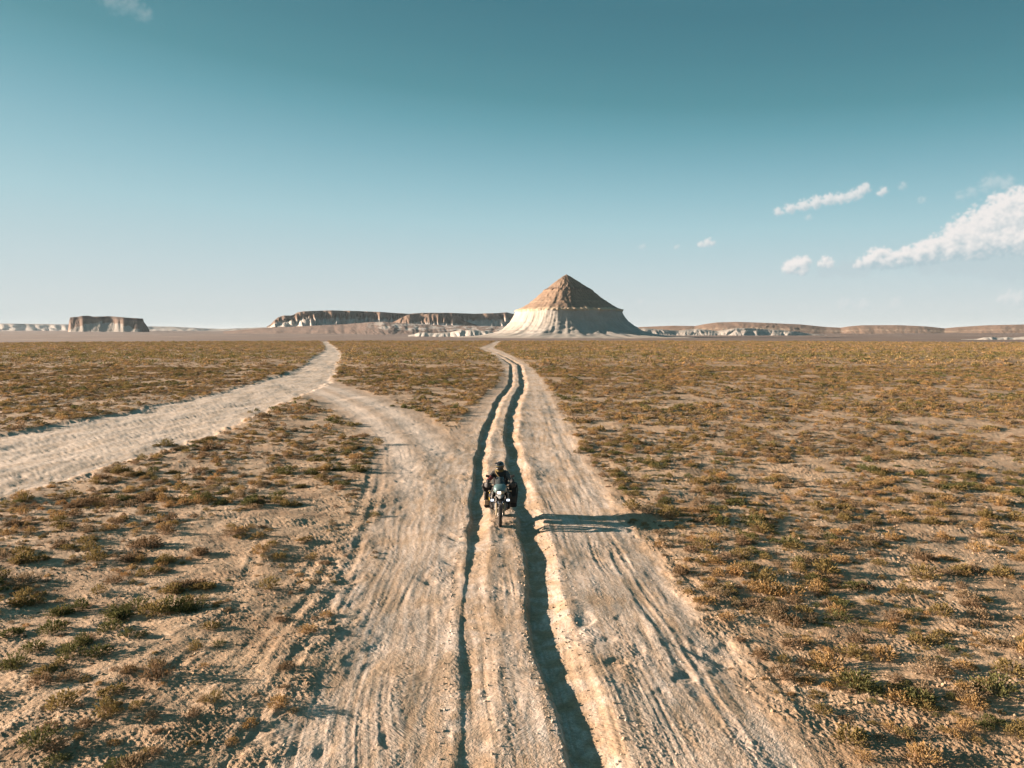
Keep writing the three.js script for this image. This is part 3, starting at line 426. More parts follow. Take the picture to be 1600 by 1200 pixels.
{
  const set = [[10.09,4.74,0.25,'o'],[9.62,5.48,0.23,'t'],[9.62,4.71,0.12,'t'],[11.89,4.81,0.14,'t'],[17.19,5.26,0.26,'t'],[16.02,5.69,0.46,'t'],[16.15,5.35,0.22,'t'],[14.9,6.64,0.2,'t'],[15.51,6.87,0.18,'o'],[23.3,6.04,0.28,'t'],[12.97,4.43,0.1,'t'],[12.66,4.74,0.13,'o'],[18.81,5.01,0.17,'o'],[19.61,6.16,0.31,'b'],[17.96,7.69,0.16,'o'],[14.55,7.61,0.22,'b'],[18.32,10.32,0.32,'b'],[15.25,9.63,0.3,'b'],[11.18,6.04,0.23,'t'],[10.89,6.95,0.21,'t'],[10.18,7.14,0.17,'o'],[10.18,6.24,0.13,'t'],[10.18,5.56,0.12,'o'],[11.39,7.15,0.22,'t'],[11.82,6.27,0.16,'b'],[22.34,10.11,0.25,'o'],[22.11,10.77,0.29,'o'],[22.11,12.6,0.33,'o'],[22.49,14.48,0.39,'o'],[20.36,13.75,0.27,'o'],[13.19,-7.82,0.24,'g'],[14.65,-7.89,0.33,'g'],[15.07,-7.74,0.27,'g'],[13.91,-7.68,0.22,'g'],[14.97,-7,0.34,'g'],[14.83,-6.64,0.27,'g'],[14.83,-9.15,0.28,'g'],[15.07,-8.93,0.2,'g'],[13.85,-8.71,0.23,'g'],[13.05,-8.6,0.19,'g'],[12.41,-8.48,0.25,'g'],[12.78,-7.27,0.2,'g'],[12.76,-7.76,0.18,'g'],[13.76,-9.44,0.21,'g'],[13.55,-7.16,0.14,'g'],[13.53,-6.88,0.11,'g'],[13.19,-5.31,0.13,'g'],[13.05,-5.68,0.12,'o'],[16.35,-7.26,0.48,'b'],[16.02,-7.44,0.29,'o'],[16.23,-6.75,0.29,'o'],[18.43,-9.45,0.36,'b'],[18.22,-8.64,0.32,'o'],[17.57,-8.52,0.22,'o'],[17.28,-8.74,0.18,'o'],[18.06,-12.04,0.43,'o'],[15.36,-10.34,0.35,'o'],[11.35,-6.3,0.21,'o'],[10.85,-5.66,0.11,'o'],[10.29,-6.58,0.15,'b'],[10.4,-6.16,0.13,'b'],[11.08,-4.58,0.13,'o'],[10.52,-3.83,0.14,'t'],[10.65,-4.7,0.12,'b'],[12.24,-3.81,0.15,'b'],[9.74,-4.94,0.11,'o'],[9.74,-6.17,0.13,'b'],[12.16,-7.81,0.2,'o'],[12.41,-7.75,0.14,'o'],[11.75,-7.64,0.2,'b'],[18.75,-7.97,0.33,'b'],[19.55,-9.67,0.46,'b'],[20.62,-9.7,0.27,'b'],[20.82,-7.71,0.26,'t'],[16.74,-9.11,0.21,'b'],[16.02,-9.06,0.17,'o'],[15.82,-10.26,0.17,'o'],[19.03,-10.96,0.25,'o'],[20.36,-7.01,0.2,'t'],[19.43,-6.36,0.19,'o'],[29.71,-9.03,0.46,'g'],[27.11,-6.18,0.21,'g'],[29.85,-6.28,0.33,'g'],[30.4,-7.08,0.26,'g'],[30.4,-7.87,0.31,'o'],[29.44,-7.98,0.25,'g'],[27.11,-7.74,0.28,'o'],[28.17,-7.33,0.24,'o'],[24.17,-7.14,0.36,'o'],[25.11,-8.03,0.22,'g'],[26.12,-8.16,0.23,'o'],[46.34,-10.91,0.39,'g'],[47.69,-11.59,0.32,'g'],[45.38,-9.98,0.46,'o'],[46.02,-9.52,0.31,'o'],[55.77,-8.07,0.38,'g'],[54.84,-7.32,0.33,'g'],[53.07,-6.63,0.27,'g'],[55.3,-4.14,0.38,'g'],[53.5,-5.99,0.23,'o'],[57.22,-9.16,0.24,'g'],[59.28,-9.18,0.2,'o'],[48.03,3.68,0.37,'o'],[47.69,4.32,0.28,'o'],[30.12,4.23,0.21,'o'],[25.71,4.04,0.24,'o'],[25.51,4.32,0.13,'o'],[27.22,3.54,0.11,'b'],[24.73,-10.27,0.36,'g'],[24.17,-9.56,0.27,'g'],[26.12,-10.16,0.25,'g'],[25.21,-8.82,0.28,'g'],[24.08,-8.58,0.38,'g'],[25.11,-9.49,0.22,'o'],[25.21,-12.35,0.5,'b'],[29.98,-15.92,0.44,'o'],[29.44,-14.95,0.38,'o'],[37.58,-17.56,0.48,'o'],[38.24,-16.02,0.36,'o'],[53.5,-18.38,0.2,'g'],[52.65,-18.55,0.18,'o'],[25.11,-13.28,0.24,'g'],[25.21,-13.97,0.22,'g'],[24.36,-14.31,0.36,'b'],[28.92,-16.14,0.3,'b'],[29.98,-14.54,0.23,'g'],[29.98,-13.71,0.28,'o'],[26.55,-12.67,0.3,'o'],[25.51,-10.94,0.26,'g'],[35.93,-14.75,0.55,'b'],[43,-14.1,0.37,'b']];
  const rnd = mulberry(404);
  for (const [d, x, R0, k] of set) {
    const R = R0 * (k === 'g' ? 1.25 : 1.1);
    if (R < 0.3) { plants.push([x, d, R, k, 0.8 + 0.4 * rnd()]); continue; }
    plants.push([x, d, R * 0.72, k, 0.85 + 0.3 * rnd()]);                 // wide clumps are several plants grown together
    for (let i = 0; i < 3; i++) plants.push([x + (rnd() - 0.5) * 1.7 * R, d + (rnd() - 0.5) * 0.8 * R, R * (0.35 + 0.25 * rnd()), k, 0.7 + 0.4 * rnd()]);
  }
  const scatter = (d0, d1, count, size, sparse) => {
    for (let i = 0; i < count; i++) {
      const d = Math.sqrt(d0 * d0 + (d1 * d1 - d0 * d0) * rnd()), x = (rnd() * 2 - 1) * (d * 0.80 + 3), [m, k, r] = masks(x, d), b = Math.max(m, k, r);
      if (b > 0.25 && !(r < 0.1 && b < 0.85 && rnd() < 0.10)) { continue; }
      const clump = 0.55 * N2(x * 0.35, d * 0.22) + 0.45 * N2b(x * 0.09, d * 0.06);
      if (rnd() > sstep(-0.6, 0.4, clump) * (1 - 0.75 * sstep(0.01, 0.2, b))) continue;
      if (x < -1 && x > -16 && d < 24 && rnd() < 0.5 - 0.4 * sstep(-6, -9, x)) continue;
      const gz = N2b(x * 0.10 + 50, d * 0.045), u = rnd(), stripe = sstep(150, 165, d) * sstep(215, 180, d) + 0.6 * sstep(80, 86, d) * sstep(100, 92, d) * (x < -4 && x > -22 ? 1 : 0);
      let tone = u < 0.36 ? 't' : u < 0.62 ? 'd' : u < 0.80 ? 'b' : 'o';
      if (rnd() < 0.5 * sstep(0.25, 0.6, gz) + 0.55 * stripe) tone = rnd() < 0.5 + 0.3 * stripe ? 'o' : 'g';
      if (x < -4 && rnd() < 0.25) tone = tone === 't' ? 'd' : tone === 'd' ? 'b' : tone;
      const R = size * (0.35 + 1.0 * Math.pow(rnd(), 2.8)) * (tone === 'o' || tone === 'g' ? 1.15 : 1);
      plants.push([x, d, R, tone, 0.65 + 0.5 * rnd()]);
    }
  };
  scatter(7, 45, 12500, 0.225);
  scatter(7, 40, 9000, 0.11);
  scatter(45, 120, 92000, 0.25);
  scatter(120, 445, 170000, 0.47);
}
// the three hundred that show largest stand as plants of their own, the rest as one scrub cover
{
  const rnd = mulberry(909), view = (p) => Math.abs(p[0]) < p[1] * 0.70 + 0.3 && p[1] > 9.2;
  const order = plants.map((p, i) => [view(p) ? p[2] / p[1] * p[4] : 0, i]).sort((a, b) => b[0] - a[0]), big = new Set(order.slice(0, 300).map((o) => o[1]));
  const bits = new Map();
  plants.forEach((p, i) => {
    const [x, d, R, k, hf] = p, y = ground(x, -d);
    if (big.has(i)) {
      const o = mesh('desert_shrub', shrubFine[i % 5], leafMats[k]);
      o.position.set(x, y - 0.01, -d); o.rotation.y = rnd() * 6.28; o.scale.set(R, R * hf, R);
      const size = (R > 0.27 ? 'large' : R > 0.17 ? 'medium' : 'small') + (hf > 1 ? ' bushy' : hf < 0.78 ? ' flat' : '');
      const row = d < 11 ? 'at the very front' : d < 13.5 ? 'near the front' : d < 17 ? 'well in front of the motorcycle' : d < 21 ? 'just in front of the motorcycle' : d < 26 ? 'level with the motorcycle' : d < 33 ? 'a little beyond the motorcycle' : 'far beyond the motorcycle';
      const side = x > 0 ? (x < edgeR(d) + 2.5 ? 'beside the smooth track edge' : x < d * 0.45 ? 'on the open plain' : 'by the near picture edge') : x > -9 || x > -d * 0.4 ? 'by the faint wheel marks' : x > -d * 0.55 ? 'before the chalk road' : 'by the far picture edge';
      const words = `${size} ${WORDS[k]} shrub ${side}, ${row}`;
      tag(o, words, 'shrub', words.replace('shrub', 'shrubs'));
      return;
    }
    const lod = d < 42 ? 0 : d < 125 ? 1 : 2, set = [shrubFine, shrubMid, shrubFar][lod], key = lod * 10 + (i % set.length);
    if (!bits.has(key)) bits.set(key, []);
    bits.get(key).push([x, y - 0.015, -d, R, hf, rnd() * 6.28, k, 0.8 + 0.4 * rnd(), 0.92 + 0.16 * rnd()]);
  });
  const scrub = put(new THREE.Group(), 'scrub_cover'); scrub.userData.kind = 'stuff';
  const M = new THREE.Matrix4(), Q = new THREE.Quaternion(), UP = new THREE.Vector3(0, 1, 0), col = new THREE.Color();
  const white = leafMat([1, 1, 1]);
  for (const [key, list] of bits) {
    const im = put(new THREE.InstancedMesh([shrubFine, shrubMid, shrubFar][Math.floor(key / 10)][key % 10], white, list.length), 'scrub', scrub); im.userData.kind = 'stuff';
    list.forEach(([x, y, z, R, hf, a, k, v, w], i) => { M.compose(new THREE.Vector3(x, y, z), Q.setFromAxisAngle(UP, a), new THREE.Vector3(R, R * hf, R)); im.setMatrixAt(i, M); const c = TONES[k]; im.setColorAt(i, col.setRGB(c[0] * v * w, c[1] * v, c[2] * v)); });
  }
  console.log('plants', plants.length);
}
// clods and stones of dried earth
{
  const rnd = mulberry(77), g = new THREE.IcosahedronGeometry(1, 0), p = g.attributes.position, lump = new Map();
  for (let i = 0; i < p.count; i++) { const key = [p.getX(i), p.getY(i), p.getZ(i)].map((v) => v.toFixed(2)).join(); if (!lump.has(key)) lump.set(key, 0.65 + 0.5 * rnd()); const k = lump.get(key); p.setXYZ(i, p.getX(i) * k, p.getY(i) * k * 0.6, p.getZ(i) * k); }
  g.computeVertexNormals();
  const list = [];
  for (let i = 0; i < 26000; i++) {
    const d = Math.sqrt(64 + (38 * 38 - 64) * Math.pow(rnd(), 1.4)), x = (rnd() * 2 - 1) * (d * 0.75 + 2), [m, k, r] = masks(x, d), b = Math.max(m, k, r);
    if (rnd() < b * 0.82) continue;
    list.push([x, d, (0.009 + 0.032 * Math.pow(rnd(), 3.5)) * (b > 0.6 ? 0.7 : 1)]);
  }
  for (let i = 0; i < 2600; i++) {                   // crumbs fallen along the lips of the ruts
    const d = 8.5 + 42 * Math.pow(rnd(), 1.5), side = rnd() < 0.5, c = rnd() < 0.62 ? rutRight(d) : rutLeft(d);
    list.push([c + (side ? -0.42 - 0.12 * rnd() : 0.10 + 0.55 * rnd()) + 0.1 * (rnd() - 0.5), d, 0.006 + 0.03 * Math.pow(rnd(), 3)]);
  }
  const im = put(new THREE.InstancedMesh(g, new THREE.MeshStandardMaterial({ roughness: 1 }), list.length), 'clods'); im.userData.kind = 'stuff';
  const M = new THREE.Matrix4(), Q = new THREE.Quaternion(), E = new THREE.Euler(), col = new THREE.Color(), out = [0, 0, 0];
  list.forEach(([x, d, s], i) => { M.compose(new THREE.Vector3(x, ground(x, -d) + s * 0.15, -d), Q.setFromEuler(E.set(rnd(), rnd() * 6, rnd())), new THREE.Vector3(s, s, s)); im.setMatrixAt(i, M); soil(x, -d, out); const v = 0.6 + 0.38 * rnd(); im.setColorAt(i, col.setRGB(out[0] * v, out[1] * v, out[2] * v)); });
}
console.log('plants done');
// ---------------------------------------------------------------- motorcycle with luggage, coming towards the drone
const M_ = (c, o = {}) => new THREE.MeshPhysicalMaterial({ color: new THREE.Color().setRGB(...c), roughness: 0.6, ...o });
const paint = { tyre: M_([0.035, 0.032, 0.028], { roughness: 0.95 }), black: M_([0.018, 0.018, 0.018], { roughness: 0.55 }), cloth: M_([0.016, 0.016, 0.017], { roughness: 0.95 }), metal: M_([0.35, 0.34, 0.32], { metalness: 0.9, roughness: 0.4 }), gold: M_([0.26, 0.21, 0.13], { metalness: 0.2, roughness: 0.7 }), teal: M_([0.10, 0.17, 0.175], { roughness: 0.35, clearcoat: 0.5 }), grey: M_([0.16, 0.165, 0.165], { roughness: 0.5 }), dust: M_([0.40, 0.33, 0.25], { roughness: 1 }), tan: M_([0.42, 0.30, 0.19], { roughness: 0.95 }), yellow: M_([0.55, 0.38, 0.04], { roughness: 0.7 }), red: M_([0.45, 0.05, 0.06], { roughness: 0.8 }), white: M_([0.32, 0.31, 0.29], { roughness: 0.5 }), screen: M_([0.30, 0.34, 0.35], { transmission: 0.85, roughness: 0.08, thickness: 0 }), mirror: M_([0.6, 0.62, 0.64], { metalness: 1, roughness: 0.08 }),
  headlamp: new THREE.MeshStandardMaterial({ color: 0xffffff, roughness: 0.3, emissive: new THREE.Color().setRGB(1, 0.80, 0.60), emissiveIntensity: 0.55 }), foglamp: new THREE.MeshStandardMaterial({ color: 0xffffff, roughness: 0.3, emissive: new THREE.Color().setRGB(0.72, 0.84, 1), emissiveIntensity: 0.6 }) };
const V = (x, y, z) => new THREE.Vector3(x, y, z);
const tube = (pts, r, n = 14) => new THREE.TubeGeometry(new THREE.CatmullRomCurve3(pts.map((p) => V(...p))), Math.max(2, (pts.length - 1) * n), r, 8, false);
const rod = (a, b, r, r2 = r) => { const d = V(...b).sub(V(...a)), g = new THREE.CylinderGeometry(r2, r, d.length(), 14); g.applyQuaternion(new THREE.Quaternion().setFromUnitVectors(V(0, 1, 0), d.clone().normalize())); g.translate(...V(...a).addScaledVector(d, 0.5).toArray()); return g; };
const block = (w, h, l, r, x, y, z, rx = 0, ry = 0, rz = 0) => { const g = new RoundedBoxGeometry(w, h, l, 3, r); g.applyMatrix4(new THREE.Matrix4().makeRotationFromEuler(new THREE.Euler(rx, ry, rz))); g.translate(x, y, z); return g; };
const join = (...g) => mergeGeometries(g.map((q) => { const t = q.index ? q.toNonIndexed() : q.clone(); for (const n of Object.keys(t.attributes)) if (!['position', 'normal'].includes(n)) t.deleteAttribute(n); return t; }));
function loft(sections) {                           // closed rings of equal length -> skin with end caps
  const n = sections[0].length, P = [], id = [];
  sections.forEach((s) => s.forEach((p) => P.push(...p)));
  for (let j = 0; j < sections.length - 1; j++) for (let i = 0; i < n; i++) { const a = j * n + i, b = j * n + (i + 1) % n, c = a + n, d = b + n; id.push(a, b, c, b, d, c); }
  for (const [j, f] of [[0, 1], [sections.length - 1, 0]]) { const c = P.length / 3, s = sections[j]; P.push(...[0, 1, 2].map((k) => s.reduce((q, p) => q + p[k], 0) / n)); for (let i = 0; i < n; i++) { const a = j * n + i, b = j * n + (i + 1) % n; f ? id.push(a, c, b) : id.push(a, b, c); } }
  const g = new THREE.BufferGeometry(); g.setAttribute('position', new THREE.Float32BufferAttribute(P, 3)); g.setIndex(id); g.computeVertexNormals(); return g;
}
const oval = (z, y, w, h, top = 1, n = 20) => Array.from({ length: n }, (_, i) => { const a = i / n * 2 * Math.PI, c = Math.cos(a), s = Math.sin(a); return [w * Math.sign(c) * Math.pow(Math.abs(c), 0.75), y + h * Math.sign(s) * Math.pow(Math.abs(s), 0.75) * (s > 0 ? top : 1), z]; });
const FX = -0.34, FD = 21.52;                        // where the front tyre stands
const bike = put(new THREE.Group(), 'motorcycle');
{
  const yF = ground(FX, -FD), yR = ground(FX - 0.04, -FD - 1.56);
  bike.position.set(FX - 0.02, (yF + yR) / 2 - 0.015, -FD - 0.78); bike.rotation.set(Math.atan2(yR - yF, 1.56), 0.02, 0.0);
  tag(bike, 'black adventure motorcycle loaded with soft panniers, lamps lit, riding between the ruts', 'motorcycle');
  const wheel = (name, z, R, w) => {
    const g = put(new THREE.Group(), name, bike); g.position.set(0, R, z);
    const prof = []; for (let i = 0; i <= 16; i++) { const a = i / 16 * Math.PI * 2; prof.push(new THREE.Vector2(R - w * 0.62 + Math.cos(a) * w * 0.58, Math.sin(a) * w * 0.5)); }
    const ty = new THREE.LatheGeometry(prof, 56); ty.rotateZ(Math.PI / 2);
    const knobs = []; for (let i = 0; i < 44; i++) for (const s of [-0.3, 0, 0.3]) { const a = (i + (s ? 0.5 : 0)) / 44 * 2 * Math.PI, k = new THREE.BoxGeometry(w * 0.22, 0.018, R * 0.075); k.translate(s * w, R - 0.008 - Math.abs(s) * 0.03, 0); k.rotateX(a); knobs.push(k); }
    mesh('tyre', join(ty, ...knobs), paint.tyre, g);
    const rim = new THREE.LatheGeometry([[R - w * 1.25, -w * 0.34], [R - w * 1.05, -w * 0.4], [R - w * 1.12, 0], [R - w * 1.05, w * 0.4], [R - w * 1.25, w * 0.34], [R - w * 1.3, 0], [R - w * 1.25, -w * 0.34]].map((q) => new THREE.Vector2(...q)), 48); rim.rotateZ(Math.PI / 2); mesh('rim', rim, paint.grey, g);
    const sp = []; for (let i = 0; i < 32; i++) { const a = i / 32 * 6.283, b = a + (i % 2 ? 0.35 : -0.35), s = i % 4 < 2 ? 0.035 : -0.035; sp.push(rod([s, Math.cos(a) * 0.04, Math.sin(a) * 0.04], [0, Math.cos(b) * (R - w * 1.25), Math.sin(b) * (R - w * 1.25)], 0.0022)); } mesh('spokes', join(...sp), paint.metal, g);
    mesh('hub', rod([-0.06, 0, 0], [0.06, 0, 0], 0.045), paint.metal, g);
    for (const s of name === 'front_wheel' ? [-1, 1] : [1]) { const dsk = new THREE.LatheGeometry([[0.085, -0.002], [0.15, -0.002], [0.15, 0.002], [0.085, 0.002], [0.085, -0.002]].map((q) => new THREE.Vector2(...q)), 32); dsk.rotateZ(Math.PI / 2); dsk.translate(s * 0.07, 0, 0); mesh('brake_disc', dsk, paint.metal, g); }
  };
  wheel('front_wheel', 0.78, 0.342, 0.105); wheel('rear_wheel', -0.78, 0.325, 0.15);
  for (const s of [-1, 1]) { const f = put(new THREE.Group(), 'fork_leg', bike); mesh('upper_tube', rod([s * 0.105, 0.62, 0.62], [s * 0.105, 1.02, 0.44], 0.026), paint.black, f); mesh('lower_tube', rod([s * 0.105, 0.33, 0.77], [s * 0.105, 0.66, 0.605], 0.031), paint.gold, f); }
  mesh('axle', rod([-0.13, 0.342, 0.78], [0.13, 0.342, 0.78], 0.014), paint.metal, bike);
  mesh('triple_clamp', join(block(0.28, 0.035, 0.10, 0.012, 0, 1.03, 0.435, 0.4), block(0.28, 0.035, 0.09, 0.012, 0, 0.83, 0.53, 0.4)), paint.black, bike);
  mesh('front_fender', loft([[0.60, 0.72, 0.05, 0.012], [0.70, 0.735, 0.075, 0.02], [0.85, 0.735, 0.07, 0.02], [1.0, 0.70, 0.045, 0.014], [1.06, 0.67, 0.02, 0.008]].map(([z, y, w, h]) => oval(z, y, w, h))), paint.black, bike);
  mesh('beak', loft([[0.42, 0.90, 0.13, 0.05], [0.58, 0.89, 0.11, 0.04], [0.72, 0.86, 0.07, 0.025], [0.82, 0.83, 0.03, 0.012]].map(([z, y, w, h]) => oval(z, y, w, h))), paint.grey, bike);
  mesh('fairing', loft([[0.12, 1.02, 0.12, 0.10], [0.26, 1.05, 0.19, 0.15], [0.40, 1.05, 0.20, 0.145], [0.50, 1.03, 0.165, 0.11], [0.56, 1.01, 0.12, 0.07]].map(([z, y, w, h]) => oval(z, y, w, h))), paint.teal, bike);
  for (const s of [-1, 1]) mesh('side_panel', join(block(0.035, 0.30, 0.34, 0.015, s * 0.205, 0.86, 0.22, 0.35, s * 0.25, s * 0.12)), paint.white, bike);
  const hl = mesh('headlight', join(block(0.25, 0.125, 0.09, 0.03, 0, 0.965, 0.565, -0.25), block(0.20, 0.05, 0.08, 0.02, 0, 0.875, 0.575, -0.3)), paint.black, bike);
  mesh('lens_glow', block(0.105, 0.085, 0.02, 0.01, -0.028, 0.968, 0.612, -0.25), paint.headlamp, hl); mesh('lens_dim', block(0.085, 0.08, 0.02, 0.01, 0.072, 0.966, 0.610, -0.25), paint.tan, hl);
  for (const s of [-1, 1]) { const f = mesh('fog_lamp', join(rod([s * 0.235, 0.725, 0.40], [s * 0.235, 0.725, 0.47], 0.05, 0.055), rod([s * 0.235, 0.72, 0.40], [s * 0.16, 0.74, 0.32], 0.014)), paint.black, bike); mesh('lens_glow', block(0.085, 0.06, 0.014, 0.006, s * 0.235, 0.728, 0.478), paint.foglamp, f); }
  const ws = []; for (let j = 0; j <= 8; j++) for (let i = 0; i <= 8; i++) { const t = j / 8, q = i / 4 - 1, w = lerp(0.17, 0.105, t); ws.push([q * w, 1.13 + t * 0.26 - 0.02 * q * q * t, 0.42 - t * 0.17 - 0.09 * q * q]); }
  { const a = ws.map(([x, y, z]) => [x, y, z]), ring = []; const g = new THREE.BufferGeometry(), P = [], id = []; for (const k of [0, 1]) a.forEach(([x, y, z]) => P.push(x, y, z - k * 0.004)); for (const k of [0, 1]) for (let j = 0; j < 8; j++) for (let i = 0; i < 8; i++) { const o = k * 81 + j * 9 + i; k ? id.push(o, o + 9, o + 1, o + 1, o + 9, o + 10) : id.push(o, o + 1, o + 9, o + 1, o + 10, o + 9); } g.setAttribute('position', new THREE.Float32BufferAttribute(P, 3)); g.setIndex(id); g.computeVertexNormals(); mesh('windscreen', g, paint.screen, bike); }
  mesh('instrument_panel', block(0.20, 0.12, 0.03, 0.01, 0, 1.17, 0.30, -0.6), paint.black, bike);
  mesh('fuel_tank', loft([[-0.22, 0.90, 0.09, 0.06], [-0.10, 0.93, 0.15, 0.11], [0.04, 0.97, 0.19, 0.14], [0.16, 0.98, 0.18, 0.14], [0.24, 0.97, 0.12, 0.10]].map(([z, y, w, h]) => oval(z, y, w, h))), paint.black, bike);
  mesh('seat', loft([[-0.78, 0.93, 0.11, 0.035], [-0.62, 0.93, 0.15, 0.05], [-0.40, 0.88, 0.14, 0.05], [-0.2, 0.88, 0.10, 0.05], [-0.14, 0.90, 0.06, 0.03]].map(([z, y, w, h]) => oval(z, y, w, h))), paint.cloth, bike);
  mesh('engine', join(block(0.34, 0.32, 0.36, 0.05, 0, 0.50, 0.02), block(0.26, 0.22, 0.26, 0.04, 0, 0.70, 0.10, -0.3), rod([-0.23, 0.48, -0.04], [0.23, 0.48, -0.04], 0.11), ...[0, 1, 2, 3, 4].map((k) => block(0.29, 0.012, 0.28, 0.004, 0, 0.62 + k * 0.035, 0.10, -0.3))), paint.grey, bike);
  mesh('skid_plate', loft([[-0.18, 0.30, 0.12, 0.02], [0.10, 0.29, 0.14, 0.025], [0.26, 0.36, 0.13, 0.03], [0.33, 0.46, 0.10, 0.02]].map(([z, y, w, h]) => oval(z, y, w, h))), paint.metal, bike);
  mesh('radiator', block(0.26, 0.22, 0.04, 0.01, 0, 0.68, 0.34, -0.25), paint.black, bike);
  mesh('frame', join(tube([[-0.10, 0.95, 0.40], [-0.13, 0.85, 0.15], [-0.13, 0.78, -0.25], [-0.12, 0.86, -0.80]], 0.018), tube([[0.10, 0.95, 0.40], [0.13, 0.85, 0.15], [0.13, 0.78, -0.25], [0.12, 0.86, -0.80]], 0.018), tube([[-0.12, 0.80, 0.38], [-0.13, 0.45, 0.26], [-0.13, 0.32, 0.0], [-0.13, 0.45, -0.25], [-0.13, 0.78, -0.25]], 0.016), tube([[0.12, 0.80, 0.38], [0.13, 0.45, 0.26], [0.13, 0.32, 0.0], [0.13, 0.45, -0.25], [0.13, 0.78, -0.25]], 0.016)), paint.black, bike);
  for (const s of [-1, 1]) {
    mesh('crash_bar', join(tube([[s * 0.12, 0.82, 0.30], [s * 0.27, 0.80, 0.26], [s * 0.31, 0.62, 0.16], [s * 0.27, 0.42, 0.12], [s * 0.13, 0.34, 0.10]], 0.013), tube([[s * 0.30, 0.70, 0.20], [s * 0.20, 0.66, 0.34], [s * 0.06, 0.62, 0.38]], 0.012)), paint.black, bike);
    mesh('foot_peg', rod([s * 0.15, 0.36, -0.16], [s * 0.30, 0.36, -0.16], 0.017), paint.metal, bike);
    mesh('swingarm', rod([s * 0.10, 0.46, -0.24], [s * 0.115, 0.325, -0.80], 0.032, 0.024), paint.metal, bike);
    const hb = mesh('handlebar', tube([[0, 1.11, 0.36], [s * 0.10, 1.13, 0.35], [s * 0.20, 1.18, 0.28], [s * 0.42, 1.165, 0.17]], 0.013), paint.black, bike);
    mesh('grip', rod([s * 0.31, 1.172, 0.225], [s * 0.43, 1.163, 0.165], 0.019), paint.black, hb); mesh('lever', tube([[s * 0.27, 1.165, 0.29], [s * 0.33, 1.155, 0.295], [s * 0.43, 1.145, 0.245]], 0.007), paint.metal, hb);
    mesh('hand_guard', loft([[0, 0.30, 0.32, 0.05], [1, 0.36, 0.345, 0.075], [2, 0.42, 0.32, 0.08], [3, 0.465, 0.25, 0.055], [4, 0.475, 0.18, 0.03]].map(([, x, z, h]) => Array.from({ length: 12 }, (_, i) => { const a = i / 12 * 6.283; return [s * x + 0.012 * Math.cos(a) * 0.4, 1.15 + h * Math.sin(a), z + 0.012 * Math.cos(a)]; }))), paint.black, bike);
    mesh('turn_signal', join(rod([s * 0.19, 0.99, 0.42], [s * 0.29, 0.99, 0.42], 0.008), block(0.07, 0.04, 0.04, 0.015, s * 0.31, 0.99, 0.42)), paint.tan, bike);
    const mi = mesh('mirror', join(rod([s * 0.27, 1.19, 0.255], [s * 0.36, 1.38, 0.20], 0.006), block(0.125, 0.075, 0.03, 0.014, s * 0.375, 1.40, 0.20, 0, s * -0.15, s * 0.25)), paint.black, bike); mesh('mirror_glass', block(0.105, 0.058, 0.004, 0.002, s * 0.375, 1.40, 0.182, 0, s * -0.15, s * 0.25), paint.mirror, mi);
  }
  mesh('exhaust', join(rod([0.20, 0.44, -0.30], [0.24, 0.66, -0.86], 0.05, 0.062), tube([[0.10, 0.45, 0.22], [0.16, 0.34, 0.05], [0.19, 0.40, -0.2], [0.20, 0.44, -0.32]], 0.022)), paint.metal, bike);
  mesh('rear_fender', block(0.17, 0.03, 0.42, 0.012, 0, 0.76, -0.92, 0.5), paint.black, bike); mesh('tail_light', block(0.12, 0.05, 0.04, 0.012, 0, 0.90, -0.93), paint.red, bike);
  mesh('luggage_rack', join(...[-0.28, 0.28].map((x) => tube([[x, 0.92, -0.35], [x, 0.95, -0.62], [x, 0.92, -0.92], [x, 0.45, -0.88], [x, 0.42, -0.5], [x, 0.90, -0.36]], 0.010)), rod([-0.3, 0.95, -0.62], [0.3, 0.95, -0.62], 0.010), rod([-0.3, 0.92, -0.92], [0.3, 0.92, -0.92], 0.010)), paint.black, bike);
  // soft bag: slumped rounded box
  const bag = (w, h, l, x, y, z, seed, fat = 0.10) => { const g = mergeVertices(new RoundedBoxGeometry(w, h, l, 6, Math.min(w, h, l) * 0.3).deleteAttribute('uv').deleteAttribute('normal'), 1e-4), p = g.attributes.position; for (let i = 0; i < p.count; i++) { const a = p.getX(i), b = p.getY(i), c = p.getZ(i), k = 1 + fat * (1 - (2 * b / h) ** 2) + 0.07 * N3(a * 7 + seed, b * 7, c * 7) + 0.03 * N3(a * 19, b * 19 + seed, c * 19); p.setXYZ(i, a * k, b * (1 + 0.04 * N3(a * 9, seed, c * 9)), c * k); } g.computeVertexNormals(); g.translate(x, y, z); return g; };
  const pr = mesh('pannier', bag(0.22, 0.66, 0.50, 0.40, 0.67, -0.62, 1), paint.cloth, bike); pr.userData.label = 'tall black soft pannier';
  mesh('lid', bag(0.25, 0.12, 0.52, 0.40, 1.0, -0.62, 2), paint.cloth, pr); for (const z of [-0.48, -0.76]) mesh('strap', tube([[0.29, 1.02, z], [0.42, 1.075, z], [0.53, 0.98, z], [0.535, 0.70, z], [0.50, 0.42, z]], 0.012), paint.black, pr); mesh('pocket', bag(0.16, 0.20, 0.06, 0.41, 0.60, -0.355, 3), paint.black, pr);
  const pl = mesh('pannier', bag(0.22, 0.52, 0.46, -0.38, 0.58, -0.62, 5), paint.cloth, bike); pl.userData.label = 'black soft pannier with yellow strap and bags on top';
  mesh('strap', join(tube([[-0.30, 0.84, -0.385], [-0.32, 0.70, -0.365], [-0.31, 0.52, -0.375]], 0.022)), paint.yellow, pl); mesh('pocket', bag(0.13, 0.15, 0.07, -0.42, 0.50, -0.37, 6), paint.tan, pl);
